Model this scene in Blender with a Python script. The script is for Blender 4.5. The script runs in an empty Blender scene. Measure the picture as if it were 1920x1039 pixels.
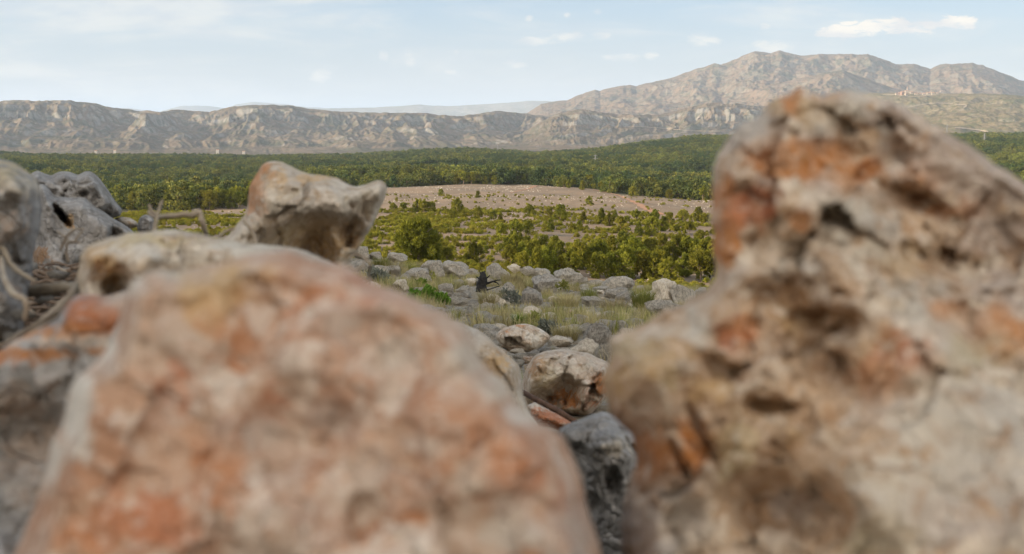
import bpy, math, random
import numpy as np
from mathutils import Vector, Matrix
from mathutils.geometry import delaunay_2d_cdt
S = bpy.context.scene
R = math.radians
random.seed(7); rng = np.random.default_rng(7)

# ------------------------------------------------------------------ camera
F = 1900.0; CX, CY = 960.0, 519.5; HORIZON = 240.0
PITCH = math.atan((CY - HORIZON) / F)
cam_d = bpy.data.cameras.new('camera'); cam = bpy.data.objects.new('camera', cam_d)
S.collection.objects.link(cam); S.camera = cam
cam.location = (0, 0, 0); cam.rotation_euler = (math.pi/2 - PITCH, 0, 0)
cam_d.sensor_width = 36; cam_d.lens = 36 * F / 1920
cam_d.clip_start = 0.02; cam_d.clip_end = 80000
cam_d.dof.use_dof = True; cam_d.dof.focus_distance = 22.0; cam_d.dof.aperture_fstop = 9.0
cam_d.dof.aperture_blades = 0

# ------------------------------------------------------------------ light
SUN_AZ, SUN_EL = -104.0, 16.0            # azimuth from +Y towards +X
def nd(nt, typ, inp=None, **kw):
    n = nt.nodes.new(typ)
    for k, v in kw.items(): setattr(n, k, v)
    if inp:
        for k, v in inp.items():
            s = n.inputs[k]
            if isinstance(v, bpy.types.NodeSocket): nt.links.new(v, s)
            else: s.default_value = v
    return n
def mth(nt, op, a, b=0.0, c=None, clamp=False):
    n = nt.nodes.new('ShaderNodeMath'); n.operation = op; n.use_clamp = clamp
    for i, v in enumerate((a, b) if c is None else (a, b, c)):
        if isinstance(v, bpy.types.NodeSocket): nt.links.new(v, n.inputs[i])
        else: n.inputs[i].default_value = v
    return n.outputs[0]
def mixc(nt, fac, a, b, typ='MIX'):
    n = nt.nodes.new('ShaderNodeMix'); n.data_type = 'RGBA'; n.blend_type = typ
    for i, v in ((0, fac), (6, a), (7, b)):
        if isinstance(v, bpy.types.NodeSocket): nt.links.new(v, n.inputs[i])
        else: n.inputs[i].default_value = (v if i == 0 else (tuple(v) + (1.0,))[:4])
    return n.outputs[2]
def ramp(nt, fac, lo, hi):
    n = nt.nodes.new('ShaderNodeMapRange'); n.interpolation_type = 'SMOOTHSTEP'
    nt.links.new(fac, n.inputs[0]); n.inputs[1].default_value = lo; n.inputs[2].default_value = hi
    return n.outputs[0]
def noise(nt, vec, scale, detail=6, rough=0.55, dist=0.0, typ='FBM'):
    n = nd(nt, 'ShaderNodeTexNoise', {'Vector': vec, 'Scale': scale, 'Detail': detail, 'Roughness': rough, 'Distortion': dist})
    return n.outputs['Fac']

w = bpy.data.worlds.new('World'); S.world = w; w.use_nodes = True
nt = w.node_tree; nt.nodes.clear()
sky = nd(nt, 'ShaderNodeTexSky', sky_type='NISHITA', sun_disc=False)
sky.sun_elevation = R(SUN_EL); sky.sun_rotation = R(SUN_AZ)
sky.altitude = 300; sky.air_density = 1.0; sky.dust_density = 0.9; sky.ozone_density = 1.5
def dirpx(u, v):
    xc = (u - CX) / F; yc = -(v - CY) / F
    c, s = math.cos(PITCH), math.sin(PITCH)
    return Vector((xc, c + yc * s, -s + yc * c))
tc = nd(nt, 'ShaderNodeTexCoord'); D_ = tc.outputs['Generated']
sep = nd(nt, 'ShaderNodeSeparateXYZ', {'Vector': D_})
# sky plane coordinates: (x/y, z/y) of the direction, valid in front; clouds are part of the sky itself
yy = mth(nt, 'MAXIMUM', sep.outputs[1], 0.02)
sx = mth(nt, 'DIVIDE', sep.outputs[0], yy); sz = mth(nt, 'DIVIDE', sep.outputs[2], yy)
cv = nd(nt, 'ShaderNodeCombineXYZ', {'X': sx, 'Y': mth(nt, 'MULTIPLY', sz, 3.0)}).outputs[0]
front = ramp(nt, sep.outputs[1], 0.05, 0.3)
def blob(u, v, ru, rv, soft=1.0):
    d = dirpx(u, v); a = d.x/d.y; b = d.z/d.y
    dx = mth(nt, 'DIVIDE', mth(nt, 'SUBTRACT', sx, a), ru/F)
    dz = mth(nt, 'DIVIDE', mth(nt, 'SUBTRACT', sz, b), rv/F)
    q = mth(nt, 'ADD', mth(nt, 'MULTIPLY', dx, dx), mth(nt, 'MULTIPLY', dz, dz))
    return mth(nt, 'SUBTRACT', 1.0, q, clamp=True)
puff = noise(nt, cv, 46, 9, 0.66, 0.5)
cm = None
for b_ in ((1575,60,62,18),(1625,50,60,20),(1672,47,62,22),(1725,50,50,17),(1790,43,48,20),(1815,45,24,13)):
    x = blob(*b_); cm = x if cm is None else mth(nt, 'MAXIMUM', cm, x)
cum = ramp(nt, mth(nt, 'ADD', cm, mth(nt, 'MULTIPLY', mth(nt, 'SUBTRACT', puff, 0.5), 3.4)), 0.2, 0.9)
cum = mth(nt, 'MULTIPLY', cum, ramp(nt, cm, 0.0, 0.12))
sm = None
for b_ in ((992,34,12,8),(1063,28,9,6),(1120,22,14,7),(1000,77,60,13),(1065,68,42,14),(1130,68,28,12),(765,105,22,26),(720,105,12,14),(855,98,10,8),
           (1320,75,42,18),(1445,88,60,16),(1165,108,50,10),(1220,105,18,10),(960,120,36,10),(845,136,20,10),(600,142,28,16),(1430,50,20,9)):
    x = blob(*b_); sm = x if sm is None else mth(nt, 'MAXIMUM', sm, x)
small = ramp(nt, mth(nt, 'ADD', sm, mth(nt, 'MULTIPLY', mth(nt, 'SUBTRACT', puff, 0.5), 3.0)), 0.2, 1.3)
small = mth(nt, 'MULTIPLY', mth(nt, 'MULTIPLY', small, ramp(nt, sm, 0.0, 0.3)), 0.6)
# thin high veil, thicker to the upper left
wv = nd(nt, 'ShaderNodeCombineXYZ', {'X': sx, 'Y': mth(nt, 'MULTIPLY', sz, 6.0)}).outputs[0]
veil = noise(nt, wv, 5.0, 7, 0.6, 0.6)
vb = mth(nt, 'MAXIMUM', blob(200, 20, 460, 70), mth(nt, 'MAXIMUM', blob(620, -8, 200, 22), mth(nt, 'MULTIPLY', blob(100, 180, 700, 90), 0.5)))
veil = mth(nt, 'MULTIPLY', ramp(nt, mth(nt, 'ADD', veil, mth(nt, 'MULTIPLY', vb, 0.22)), 0.42, 0.8), 0.5)
cover = mth(nt, 'MULTIPLY', mth(nt, 'MAXIMUM', cum, mth(nt, 'MAXIMUM', small, veil)), front)
shade = noise(nt, cv, 22, 4, 0.5)
ccol = mixc(nt, ramp(nt, shade, 0.35, 0.65), (5.3, 5.15, 5.0), (7.0, 6.4, 5.5))
veilsky = mixc(nt, 0.5, sky.outputs[0], (3.0, 4.1, 5.5))
veilsky = mixc(nt, mth(nt, 'MULTIPLY', mth(nt, 'SUBTRACT', 1.0, ramp(nt, sep.outputs[2], 0.0, 0.15)), 0.72), veilsky, (4.55, 4.4, 4.2))
skyc = mixc(nt, cover, veilsky, ccol)
# broken bright cloud added to the unseen sky behind the viewer as soft fill
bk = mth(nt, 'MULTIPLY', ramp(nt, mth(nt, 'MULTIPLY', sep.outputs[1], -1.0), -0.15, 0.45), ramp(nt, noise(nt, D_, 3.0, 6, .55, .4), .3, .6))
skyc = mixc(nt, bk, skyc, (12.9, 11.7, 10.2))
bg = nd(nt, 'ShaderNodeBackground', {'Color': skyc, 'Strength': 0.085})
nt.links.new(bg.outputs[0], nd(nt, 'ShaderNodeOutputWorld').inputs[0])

sl = bpy.data.lights.new('sun', 'SUN'); so = bpy.data.objects.new('sun', sl); S.collection.objects.link(so)
sl.energy = 5.0; sl.angle = R(0.5); sl.color = (1.0, 0.83, 0.62)
sd = Vector((math.sin(R(SUN_AZ))*math.cos(R(SUN_EL)), math.cos(R(SUN_AZ))*math.cos(R(SUN_EL)), math.sin(R(SUN_EL))))
so.rotation_euler = sd.to_track_quat('Z', 'Y').to_euler(); so.location = sd * 50
S.view_settings.view_transform = 'Standard'; S.view_settings.look = 'None'
S.view_settings.gamma = 1; S.view_settings.exposure = 0.9
S.cycles.use_denoising = True; S.cycles.use_adaptive_sampling = False
S.cycles.max_bounces = 5; S.cycles.diffuse_bounces = 3; S.cycles.glossy_bounces = 1
S.cycles.transmission_bounces = 2; S.cycles.volume_bounces = 1; S.cycles.transparent_max_bounces = 4

# ------------------------------------------------------------------ numpy noise
def _h(ix, iy, iz, seed):
    h = (ix.astype(np.int64)*374761393 + iy.astype(np.int64)*668265263 + iz.astype(np.int64)*2147483647 + seed*974634777) & 0xffffffff
    h = ((h ^ (h >> 13)) * 1274126177) & 0xffffffff
    h = ((h ^ (h >> 16)) * 2246822519) & 0xffffffff
    return ((h ^ (h >> 15)) & 0xffffff) / float(0xffffff)
def vnoise(p, seed=0):
    i = np.floor(p); f = p - i; f = f*f*f*(f*(f*6-15)+10); i = i.astype(np.int64)
    r = 0
    for dx in (0, 1):
        for dy in (0, 1):
            for dz in (0, 1):
                wt = (f[:,0] if dx else 1-f[:,0])*(f[:,1] if dy else 1-f[:,1])*(f[:,2] if dz else 1-f[:,2])
                r = r + wt*_h(i[:,0]+dx, i[:,1]+dy, i[:,2]+dz, seed)
    return r*2-1
def fbm(p, oct=5, seed=0, gain=0.5, ridged=False):
    a = 1.0; s = 0.0; t = 0.0
    rot = np.array([[0.8,0.6,0.0],[-0.6,0.8,0.0],[0.0,0.0,1.0]]) @ np.array([[1,0,0],[0,0.8,0.6],[0,-0.6,0.8]])
    for k in range(oct):
        n = vnoise(p, seed+k*17)
        if ridged: n = 1-2*np.abs(n)
        s = s + a*n; t += a; a *= gain; p = p @ rot * 2.03 + 11.3
    return s/t
def p3(x, y, z=None):
    return np.stack([x, y, np.zeros_like(x) if z is None else z], 1)
def cells(p, seed=0):
    """facet field: every Voronoi cell is a tilted plane; returns height and distance to the border"""
    i = np.floor(p).astype(np.int64); n = len(p)
    b1 = np.full(n, 9.9); b2 = np.full(n, 9.9); h1 = np.zeros(n)
    for dx in (-1,0,1):
        for dy in (-1,0,1):
            for dz in (-1,0,1):
                c = i + np.array([dx,dy,dz])
                r = [_h(c[:,0],c[:,1],c[:,2],seed+k) for k in range(7)]
                q = p - (c + np.stack(r[:3],1)); d = np.sqrt((q*q).sum(1))
                hh = ((np.stack(r[3:6],1)*2-1)*q).sum(1) + (r[6]-0.5)*0.7
                m = d < b1
                b2 = np.where(m, b1, np.minimum(b2, d)); h1 = np.where(m, hh, h1); b1 = np.where(m, d, b1)
    return h1, b2-b1

# ------------------------------------------------------------------ helpers
def mesh_obj(name, V, Fc, mat=None, parent=None, smooth=True, link=True):
    me = bpy.data.meshes.new(name)
    V = np.asarray(V, dtype=np.float32)
    if isinstance(Fc, np.ndarray):
        n, k = Fc.shape
        me.vertices.add(len(V)); me.vertices.foreach_set('co', V.ravel())
        me.loops.add(n*k); me.loops.foreach_set('vertex_index', Fc.astype(np.int32).ravel())
        me.polygons.add(n); me.polygons.foreach_set('loop_start', np.arange(0, n*k, k, dtype=np.int32))
        me.update(calc_edges=True)
    else:
        me.from_pydata([tuple(v) for v in V], [], Fc); me.update()
    me.polygons.foreach_set('use_smooth', [smooth]*len(me.polygons))
    if mat: me.materials.append(mat)
    o = bpy.data.objects.new(name, me)
    if link: S.collection.objects.link(o)
    if parent: o.parent = parent
    return o
def attr(o, name, data, typ='FLOAT'):
    a = o.data.attributes.new(name, typ, 'POINT')
    if typ == 'FLOAT': a.data.foreach_set('value', np.asarray(data, dtype=np.float32).ravel())
    else: a.data.foreach_set('color', np.asarray(data, dtype=np.float32).ravel())
def tag(o, label=None, cat=None, group=None, kind=None):
    if label: o['label'] = label
    if cat: o['category'] = cat
    if group: o['group'] = group
    if kind: o['kind'] = kind
    return o
def empty(name, loc, rz=0.0, sc=1.0):
    o = bpy.data.objects.new(name, None); S.collection.objects.link(o)
    o.location = loc; o.rotation_euler = (0, 0, rz); o.scale = (sc,)*3 if not hasattr(sc, '__len__') else sc
    o.empty_display_size = 0.2
    return o
def at(u, v, D): return dirpx(u, v) * D

# ------------------------------------------------------------------ materials
def newmat(name):
    m = bpy.data.materials.new(name); m.use_nodes = True; nt = m.node_tree; nt.nodes.clear()
    out = nd(nt, 'ShaderNodeOutputMaterial'); p = nd(nt, 'ShaderNodeBsdfPrincipled')
    nt.links.new(p.outputs[0], out.inputs[0]); p.inputs['Specular IOR Level'].default_value = 0.25
    return m, nt, p, out
def bump(nt, p, h, strength, dist):
    b = nd(nt, 'ShaderNodeBump', {'Height': h, 'Strength': strength, 'Distance': dist}); nt.links.new(b.outputs[0], p.inputs['Normal'])
WARM = (1.07, .985, .86)
def rock_mat(name, cols, scale, bdist, tint=False, rnd=True):
    cols = [tuple(a*b for a, b in zip(c, WARM)) for c in cols]
    """cols: base, second, dark lichen, pale vein"""
    m, nt, p, out = newmat(name)
    tc = nd(nt, 'ShaderNodeTexCoord').outputs['Object']
    if rnd:
        oi = nd(nt, 'ShaderNodeObjectInfo')
        off = nd(nt, 'ShaderNodeVectorMath', {0: tc, 1: nd(nt, 'ShaderNodeCombineXYZ', {'X': mth(nt,'MULTIPLY',oi.outputs['Random'],57.0), 'Y': oi.outputs['Random']}).outputs[0]}, operation='ADD').outputs[0]
    else: off = tc
    n1 = noise(nt, off, scale, 6, 0.6, 0.5); n2 = noise(nt, off, scale*3.1, 7, 0.65, 0.3); n3 = noise(nt, off, scale*9, 5, 0.6)
    c = mixc(nt, ramp(nt, n1, 0.42, 0.6), cols[0], cols[1])
    wv = nd(nt,'ShaderNodeVectorMath',{0:off,1:nd(nt,'ShaderNodeVectorMath',{0:nd(nt,'ShaderNodeTexNoise',{'Vector':off,'Scale':scale*3.0,'Detail':5.0}).outputs['Color'],'Scale':0.5/scale},operation='SCALE').outputs[0]},operation='ADD').outputs[0]
    vc = nd(nt, 'ShaderNodeTexVoronoi', {'Vector': wv, 'Scale': scale*2.6}).outputs['Color']
    vs = nd(nt, 'ShaderNodeSeparateColor', {0: vc})
    c = mixc(nt, mth(nt,'MULTIPLY',ramp(nt, vs.outputs[0], .55, .75),.6), c, cols[3]); c = mixc(nt, mth(nt,'MULTIPLY',ramp(nt, vs.outputs[1], .62, .8),.5), c, cols[2])
    if tint:
        a = nd(nt, 'ShaderNodeAttribute', attribute_name='tint')
        k = ramp(nt, mth(nt, 'ADD', mth(nt, 'ADD', a.outputs['Alpha'], mth(nt,'MULTIPLY', mth(nt,'SUBTRACT',vs.outputs[2],.5),.35)), mth(nt, 'MULTIPLY', mth(nt, 'SUBTRACT', noise(nt, off, scale*4.5, 8, .7, .6), 0.5), 1.9)), 0.3, 0.62)
        c = mixc(nt, k, c, a.outputs['Color'])
    c = mixc(nt, mth(nt, 'MULTIPLY', ramp(nt, n2, 0.52, 0.68), 0.75), c, cols[2])
    c = mixc(nt, mth(nt, 'MULTIPLY', ramp(nt, n3, 0.56, 0.72), 0.6), c, cols[3])
    if tint:
        n4 = noise(nt, off, scale*6.5, 6, .68, .8); n5 = noise(nt, nd(nt,'ShaderNodeVectorMath',{0:off,1:(3.1,7.7,1.9)},operation='ADD').outputs[0], scale*5.2, 6, .68, .8)
        c = mixc(nt, mth(nt,'MULTIPLY',ramp(nt, n4, .53, .61),.42), c, cols[3]); c = mixc(nt, mth(nt,'MULTIPLY',ramp(nt, n5, .55, .63),.35), c, cols[2])
        c = mixc(nt, mth(nt,'MULTIPLY',ramp(nt, n4, .45, .38),.2), c, (.40,.35,.30))
    # fine cracks
    vo = nd(nt, 'ShaderNodeTexVoronoi', {'Vector': nd(nt,'ShaderNodeVectorMath',{0:off,1:nd(nt,'ShaderNodeVectorMath',{0:nd(nt,'ShaderNodeTexNoise',{'Vector':off,'Scale':scale*4}).outputs['Color'],'Scale':0.35/scale},operation='SCALE').outputs[0]},operation='ADD').outputs[0], 'Scale': scale*2.2}, feature='DISTANCE_TO_EDGE').outputs[0]
    crack = ramp(nt, vo, 0.0, 0.05)
    nt.links.new(c, p.inputs['Base Color']); p.inputs['Roughness'].default_value = 0.9
    hgt = mth(nt, 'ADD', mth(nt, 'ADD', n2, mth(nt, 'MULTIPLY', n3, 0.5)), mth(nt, 'MULTIPLY', crack, 0.25))
    bump(nt, p, hgt, 0.9, bdist)
    return m
M_near = rock_mat('red_stained_limestone', [(.49,.32,.23),(.54,.45,.39),(.38,.19,.11),(.70,.66,.63)], 18, .004, True, False)
M_huge = rock_mat('breccia_limestone', [(.58,.44,.32),(.62,.55,.47),(.36,.21,.11),(.76,.72,.67)], 20, .005, True, False)
M_pale = rock_mat('pale_limestone', [(.52,.47,.39),(.45,.41,.37),(.33,.23,.14),(.66,.64,.61)], 13, .006, True, False)
M_grey = rock_mat('grey_limestone', [(.36,.37,.395),(.28,.29,.315),(.175,.17,.165),(.50,.515,.55)], 10, .016, True, False)
M_boul = rock_mat('weathered_limestone', [(.64,.63,.60),(.52,.51,.49),(.27,.26,.24),(.78,.77,.75)], 4.5, .07)
M_bdark = rock_mat('dark_limestone', [(.60,.60,.595),(.44,.44,.44),(.20,.19,.18),(.62,.62,.62)], 4, .07)
M_white = rock_mat('white_limestone', [(.72,.70,.65),(.60,.56,.50),(.42,.36,.29),(.80,.79,.77)], 4.5, .02)
M_rboul = rock_mat('rusty_limestone', [(.56,.50,.44),(.50,.42,.35),(.36,.25,.18),(.70,.68,.65)], 8, .02, True, False)
M_rb0 = rock_mat('rusty_stone', [(.50,.44,.39),(.44,.31,.23),(.32,.19,.12),(.62,.60,.58)], 2.4, .02)

def ground_mat():
    m, nt, p, out = newmat('ground_soil')
    tc = nd(nt, 'ShaderNodeTexCoord').outputs['Object']
    zf = nd(nt, 'ShaderNodeAttribute', attribute_name='forest').outputs['Fac']
    zn = nd(nt, 'ShaderNodeAttribute', attribute_name='slope').outputs['Fac']
    a = noise(nt, tc, .05, 7, .6, .4); b = noise(nt, tc, .35, 8, .65, .3); c = noise(nt, tc, 2.2, 6, .65); d = noise(nt, tc, 14, 5, .6)
    plat = mixc(nt, ramp(nt, a, .44, .56), (.26,.185,.12), (.205,.15,.10))
    plat = mixc(nt, mth(nt,'MULTIPLY',ramp(nt, b, .52, .66),.8), plat, (.25,.205,.15))
    plat = mixc(nt, mth(nt,'MULTIPLY',ramp(nt, c, .58, .66),.5), plat, (.36,.32,.26))
    plat = mixc(nt, mth(nt,'MULTIPLY',ramp(nt, noise(nt, tc, .9, 6, .7), .57, .66),.8), plat, (.13,.12,.06))
    near = mixc(nt, ramp(nt, c, .4, .6), (.24,.19,.12), (.30,.25,.18))
    near = mixc(nt, mth(nt,'MULTIPLY',ramp(nt, d, .5, .62),.7), near, (.36,.34,.31))
    near = mixc(nt, mth(nt,'MULTIPLY',ramp(nt, noise(nt, tc, 5, 6, .7), .52, .66),.7), near, (.12,.105,.07))
    fl = mixc(nt, ramp(nt, b, .4, .6), (.07,.08,.03), (.13,.115,.06))
    col = mixc(nt, zn, plat, near); col = mixc(nt, zf, col, fl)
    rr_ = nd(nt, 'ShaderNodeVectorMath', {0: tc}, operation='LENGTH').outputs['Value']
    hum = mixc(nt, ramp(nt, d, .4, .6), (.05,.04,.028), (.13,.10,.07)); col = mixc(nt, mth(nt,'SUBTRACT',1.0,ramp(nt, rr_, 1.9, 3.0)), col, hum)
    nt.links.new(col, p.inputs['Base Color']); p.inputs['Roughness'].default_value = .95
    hh = mth(nt,'ADD', mth(nt,'MULTIPLY',c,.12), mth(nt,'MULTIPLY',d,.03)); bump(nt, p, hh, 1.0, 1.0)
    return m
def mountain_mat(name, rock, soil, scrub, k=1.0, far=False):
    m, nt, p, out = newmat(name)
    tc = nd(nt, 'ShaderNodeTexCoord').outputs['Object']
    mp = nd(nt, 'ShaderNodeMapping', {'Vector': tc, 'Scale': (1, 1, 1.0)}).outputs[0]
    a = noise(nt, mp, .0022*k, 7, .6, .8); b = noise(nt, mp, .009*k, 8, .65, .6); c = noise(nt, mp, .045*k, 6, .7)
    st = nd(nt, 'ShaderNodeAttribute', attribute_name='steep').outputs['Fac']
    col = mixc(nt, ramp(nt, a, .4, .62), soil, tuple(x*.78 for x in soil))
    rk = ramp(nt, mth(nt,'ADD', mth(nt,'MULTIPLY',st,.42), mth(nt,'MULTIPLY',b,.9)), .52, .74)
    col = mixc(nt, rk, col, rock)
    col = mixc(nt, mth(nt,'MULTIPLY',ramp(nt, c, .58, .66),.7), col, tuple(min(.6,x*1.45) for x in rock))
    col = mixc(nt, mth(nt,'MULTIPLY',ramp(nt, noise(nt, mp, .03*k, 7, .72), .47, .6),.7), col, scrub)
    col = mixc(nt, mth(nt,'MULTIPLY',ramp(nt, noise(nt, mp, .0045*k, 6, .6, 1.0), .52, .64),.65), col, scrub)
    nt.links.new(col, p.inputs['Base Color']); p.inputs['Roughness'].default_value = 1
    p.inputs['Specular IOR Level'].default_value = 0
    bump(nt, p, mth(nt,'ADD', b, mth(nt,'MULTIPLY',c,.35)), 1.0, 8/k)
    return m
def leaf_mat(name, c1, c2, c3, var=.25, transl=.22, patch=.0):
    m, nt, p, out = newmat(name)
    tone = nd(nt, 'ShaderNodeAttribute', attribute_name='tone').outputs['Fac']
    oi = nd(nt, 'ShaderNodeObjectInfo')
    col = mixc(nt, ramp(nt, tone, 0, .6), c1, c2); col = mixc(nt, ramp(nt, tone, .6, 1), col, c3)
    if patch:
        pz = noise(nt, oi.outputs['Location'], patch, 4, .6); col = mixc(nt, ramp(nt, pz, .4, .62), col, tuple(a*b for a, b in zip(c1, (.75, .9, 1.1))))
    hs = nd(nt, 'ShaderNodeHueSaturation', {'Color': col, 'Value': mth(nt,'ADD', mth(nt,'MULTIPLY',oi.outputs['Random'],2*var), 1-var),
            'Hue': mth(nt,'ADD', mth(nt,'MULTIPLY', mth(nt,'FRACT', mth(nt,'MULTIPLY',oi.outputs['Random'],7.3)), .03), .492)}).outputs[0]
    nt.links.new(hs, p.inputs['Base Color']); p.inputs['Roughness'].default_value = .7
    p.inputs['Specular IOR Level'].default_value = .15
    t = nd(nt, 'ShaderNodeBsdfTranslucent', {'Color': hs})
    mx = nd(nt, 'ShaderNodeMixShader', {0: transl, 1: p.outputs[0], 2: t.outputs[0]})
    nt.links.new(mx.outputs[0], out.inputs[0])
    return m
def plain(name, c1, c2, scale, rough=.85, bd=0.0):
    m, nt, p, out = newmat(name)
    tc = nd(nt, 'ShaderNodeTexCoord').outputs['Object']
    n = noise(nt, tc, scale, 6, .6, .4)
    nt.links.new(mixc(nt, ramp(nt, n, .35, .65), c1, c2), p.inputs['Base Color']); p.inputs['Roughness'].default_value = rough
    if bd: bump(nt, p, n, .8, bd)
    return m
M_ground = ground_mat()
M_pine = leaf_mat('pine_needles', (.09,.10,.013), (.185,.185,.022), (.31,.285,.036))
M_forest = leaf_mat('forest_foliage', (.085,.10,.024), (.14,.15,.030), (.24,.225,.042), .3, .12, .022)
M_shrub = leaf_mat('shrub_leaves', (.13,.13,.02), (.23,.215,.025), (.35,.31,.045), .22)
M_green = leaf_mat('fresh_leaves', (.10,.17,.02), (.15,.25,.03), (.22,.33,.05), .12)
M_grass = leaf_mat('dry_grass', (.34,.275,.125), (.46,.38,.19), (.60,.50,.28), .25, .3)
M_ggrass = leaf_mat('green_grass', (.19,.20,.05), (.28,.28,.07), (.42,.38,.12), .2, .3)
M_sage = leaf_mat('grey_leaves', (.17,.18,.14), (.23,.24,.19), (.30,.30,.25), .2, .2)
M_bark = plain('bark', (.16,.11,.075), (.25,.19,.14), 6, .9, .02)
M_twig = plain('dry_twig', (.30,.235,.17), (.40,.34,.26), 30, .85, .001)
M_char = plain('charred_wood', (.012,.012,.012), (.04,.037,.034), 25, .75, .01)
M_rust = plain('rusty_iron', (.07,.04,.025), (.14,.075,.045), 60, .7, .001)
M_path = plain('red_earth', (.42,.21,.11), (.33,.20,.13), .2, .95)
M_pale_earth = plain('pale_earth', (.38,.30,.20), (.30,.24,.16), .02, .95)
M_wall = plain('village_wall', (.42,.35,.27), (.33,.28,.22), .05)
M_roof = plain('roof_tiles', (.36,.22,.15), (.29,.19,.14), .05)
M_wwall = plain('white_wall', (.50,.47,.43), (.42,.39,.35), .05)
M_dark = plain('window_dark', (.04,.04,.045), (.06,.06,.06), .1)
M_steel = plain('galvanised_steel', (.34,.34,.34), (.28,.28,.28), 1)

# ------------------------------------------------------------------ terrain
TC = np.array([-700., 0, 480, 700, 880, 1000, 1100, 1300, 1600, 1920, 2700])
TR = [4, 6, 8, 12, 17, 22, 27, 33, 45, 60, 75, 84, 110, 150, 200, 300, 420, 600, 900, 1200, 1500, 1900, 3000, 6000, 60000]
TY = [
 [740,740,740,745,750,755,760,760,760,760,760],
 [640,650,650,650,660,668,670,680,690,700,700],
 [610,615,615,615,630,640,642,650,655,660,660],
 [555,560,565,570,592,602,606,612,620,625,625],
 [515,520,525,535,560,572,576,580,590,595,595],
 [485,490,497,505,535,550,554,560,570,575,575],
 [470,475,480,488,517,531,538,547,555,560,560],
 [473,478,480,489,520,535,542,550,560,565,565],
 [500,505,505,512,532,548,554,564,570,575,575],
 [495,500,500,510,527,540,550,556,560,565,565],
 [485,490,490,503,513,524,538,545,545,550,550],
 [475,480,480,496,500,510,524,535,535,540,540],
 [455,458,458,463,464,467,474,486,486,486,486],
 [430,430,430,424,421,421,425,432,440,445,445],
 [410,410,407,397,393,393,396,402,406,410,410],
 [388,388,384,366,361,361,363,376,378,378,378],
 [372,372,368,348,342,343,350,366,366,360,360],
 [350,350,348,334,327,328,332,343,340,332,332],
 [317,317,318,314,306,308,306,300,302,294,294],
 [303,302,304,301,289,296,288,270,272,265,265],
 [298,294,297,293,283,292,287,260,260,258,258],
 [302,299,300,297,290,294,290,264,262,262,262],
 [300,299,300,297,292,294,290,272,268,268,268],
 [270,270,270,270,270,270,270,262,262,262,262],
 [243,243,243,243,243,243,243,243,243,243,243]]
TR = np.log(np.array(TR, float)); TY = np.array(TY, float)
TAZ = np.arctan2((TC-CX), F/math.cos(0)*1.0)
TEL = (TY-HORIZON)/F
def smst(x, a, b):
    t = np.clip((x-a)/(b-a), 0, 1); return t*t*(3-2*t)
def height(x, y, fine=True):
    x = np.asarray(x, float); y = np.asarray(y, float)
    r = np.maximum(np.hypot(x, y), .05); az = np.arctan2(x, y)
    lr = np.clip(np.log(r), TR[0], TR[-1])
    ia = np.clip(np.searchsorted(TAZ, az)-1, 0, len(TAZ)-2)
    fa = np.clip((az-TAZ[ia])/(TAZ[ia+1]-TAZ[ia]), 0, 1)
    ir = np.clip(np.searchsorted(TR, lr)-1, 0, len(TR)-2)
    fr = (lr-TR[ir])/(TR[ir+1]-TR[ir])
    e = (TEL[ir,ia]*(1-fa)+TEL[ir,ia+1]*fa)*(1-fr)+(TEL[ir+1,ia]*(1-fa)+TEL[ir+1,ia+1]*fa)*fr
    # eye distance is measured along the view axis; rows of equal slope
    z = -e*r*np.cos(np.clip(az, -.55, .55))
    # raised rubble bank under the camera (left) and the hollow on the right
    left = 1-smst(az, -.28, -.18)
    zl = np.where(r < 1.9, -.25, -.25-(r-1.9)*.50); zr = np.where(r < 1.6, -.62, -.62-(r-1.6)*.19)
    zb = zl*left+zr*(1-left)
    k = smst(r, 3.0, 4.6)
    z = zb*(1-k)+z*k
    # hillside to the left and behind, which keeps the foreground in shade
    hx = np.exp(-((x+78)/24.)**2); hy = 1-smst(y, 16, 54)
    hill = 34*hx*hy
    behind = smst(-y, 6, 90)*30
    z = z+np.maximum(hill, behind*(1-smst(np.abs(x), 250, 600)))
    P = p3(x, y)
    z = z + fbm(P/60., 4, 3)*.012*np.clip(r-40, 0, 160) * smst(r, 40, 120)
    if fine:
        z = z + fbm(P/1.7, 5, 5)*.16*smst(r, 4, 9)*(1-smst(r, 60, 300)*.4) + fbm(P/.22, 3, 9)*.02*smst(r, 1, 3)
    return z
def ground_hit(u, v, rmin=3.5, rmax=2500):
    d = dirpx(u, v); h = math.hypot(d.x, d.y)
    rr = np.exp(np.linspace(math.log(rmin), math.log(rmax), 900))
    x = rr*d.x/h; y = rr*d.y/h; zz = rr*d.z/h; g = height(x, y)
    below = np.nonzero(zz < g)[0]
    k = below[0] if len(below) else len(rr)-1
    return Vector((x[k], y[k], g[k])), y[k]*math.cos(PITCH)-g[k]*math.sin(PITCH)
def gz(x, y): return float(height(np.array([x]), np.array([y]))[0])
az = np.concatenate([np.linspace(-math.pi, R(-34), 90)[:-1], np.linspace(R(-34), R(34), 760), np.linspace(R(34), math.pi, 90)[1:]])[:-1]
rad = np.concatenate([[.12,.3], np.exp(np.linspace(math.log(.5), math.log(3000), 620)), [4500, 7000, 12000, 22000, 40000]])
A, RR = np.meshgrid(az, rad); X = (RR*np.sin(A)).ravel(); Y = (RR*np.cos(A)).ravel()
Z = height(X, Y)
na, nr = len(az), len(rad); idx = np.arange(na*nr).reshape(nr, na)
i0 = idx[:-1]; i1 = idx[1:]
Q = np.stack([i0, i1, np.roll(i1, -1, 1), np.roll(i0, -1, 1)], -1).reshape(-1, 4)[:, ::-1]
ground = mesh_obj('ground', np.stack([X, Y, Z], 1), Q, M_ground)
tag(ground, kind='structure')
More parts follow.
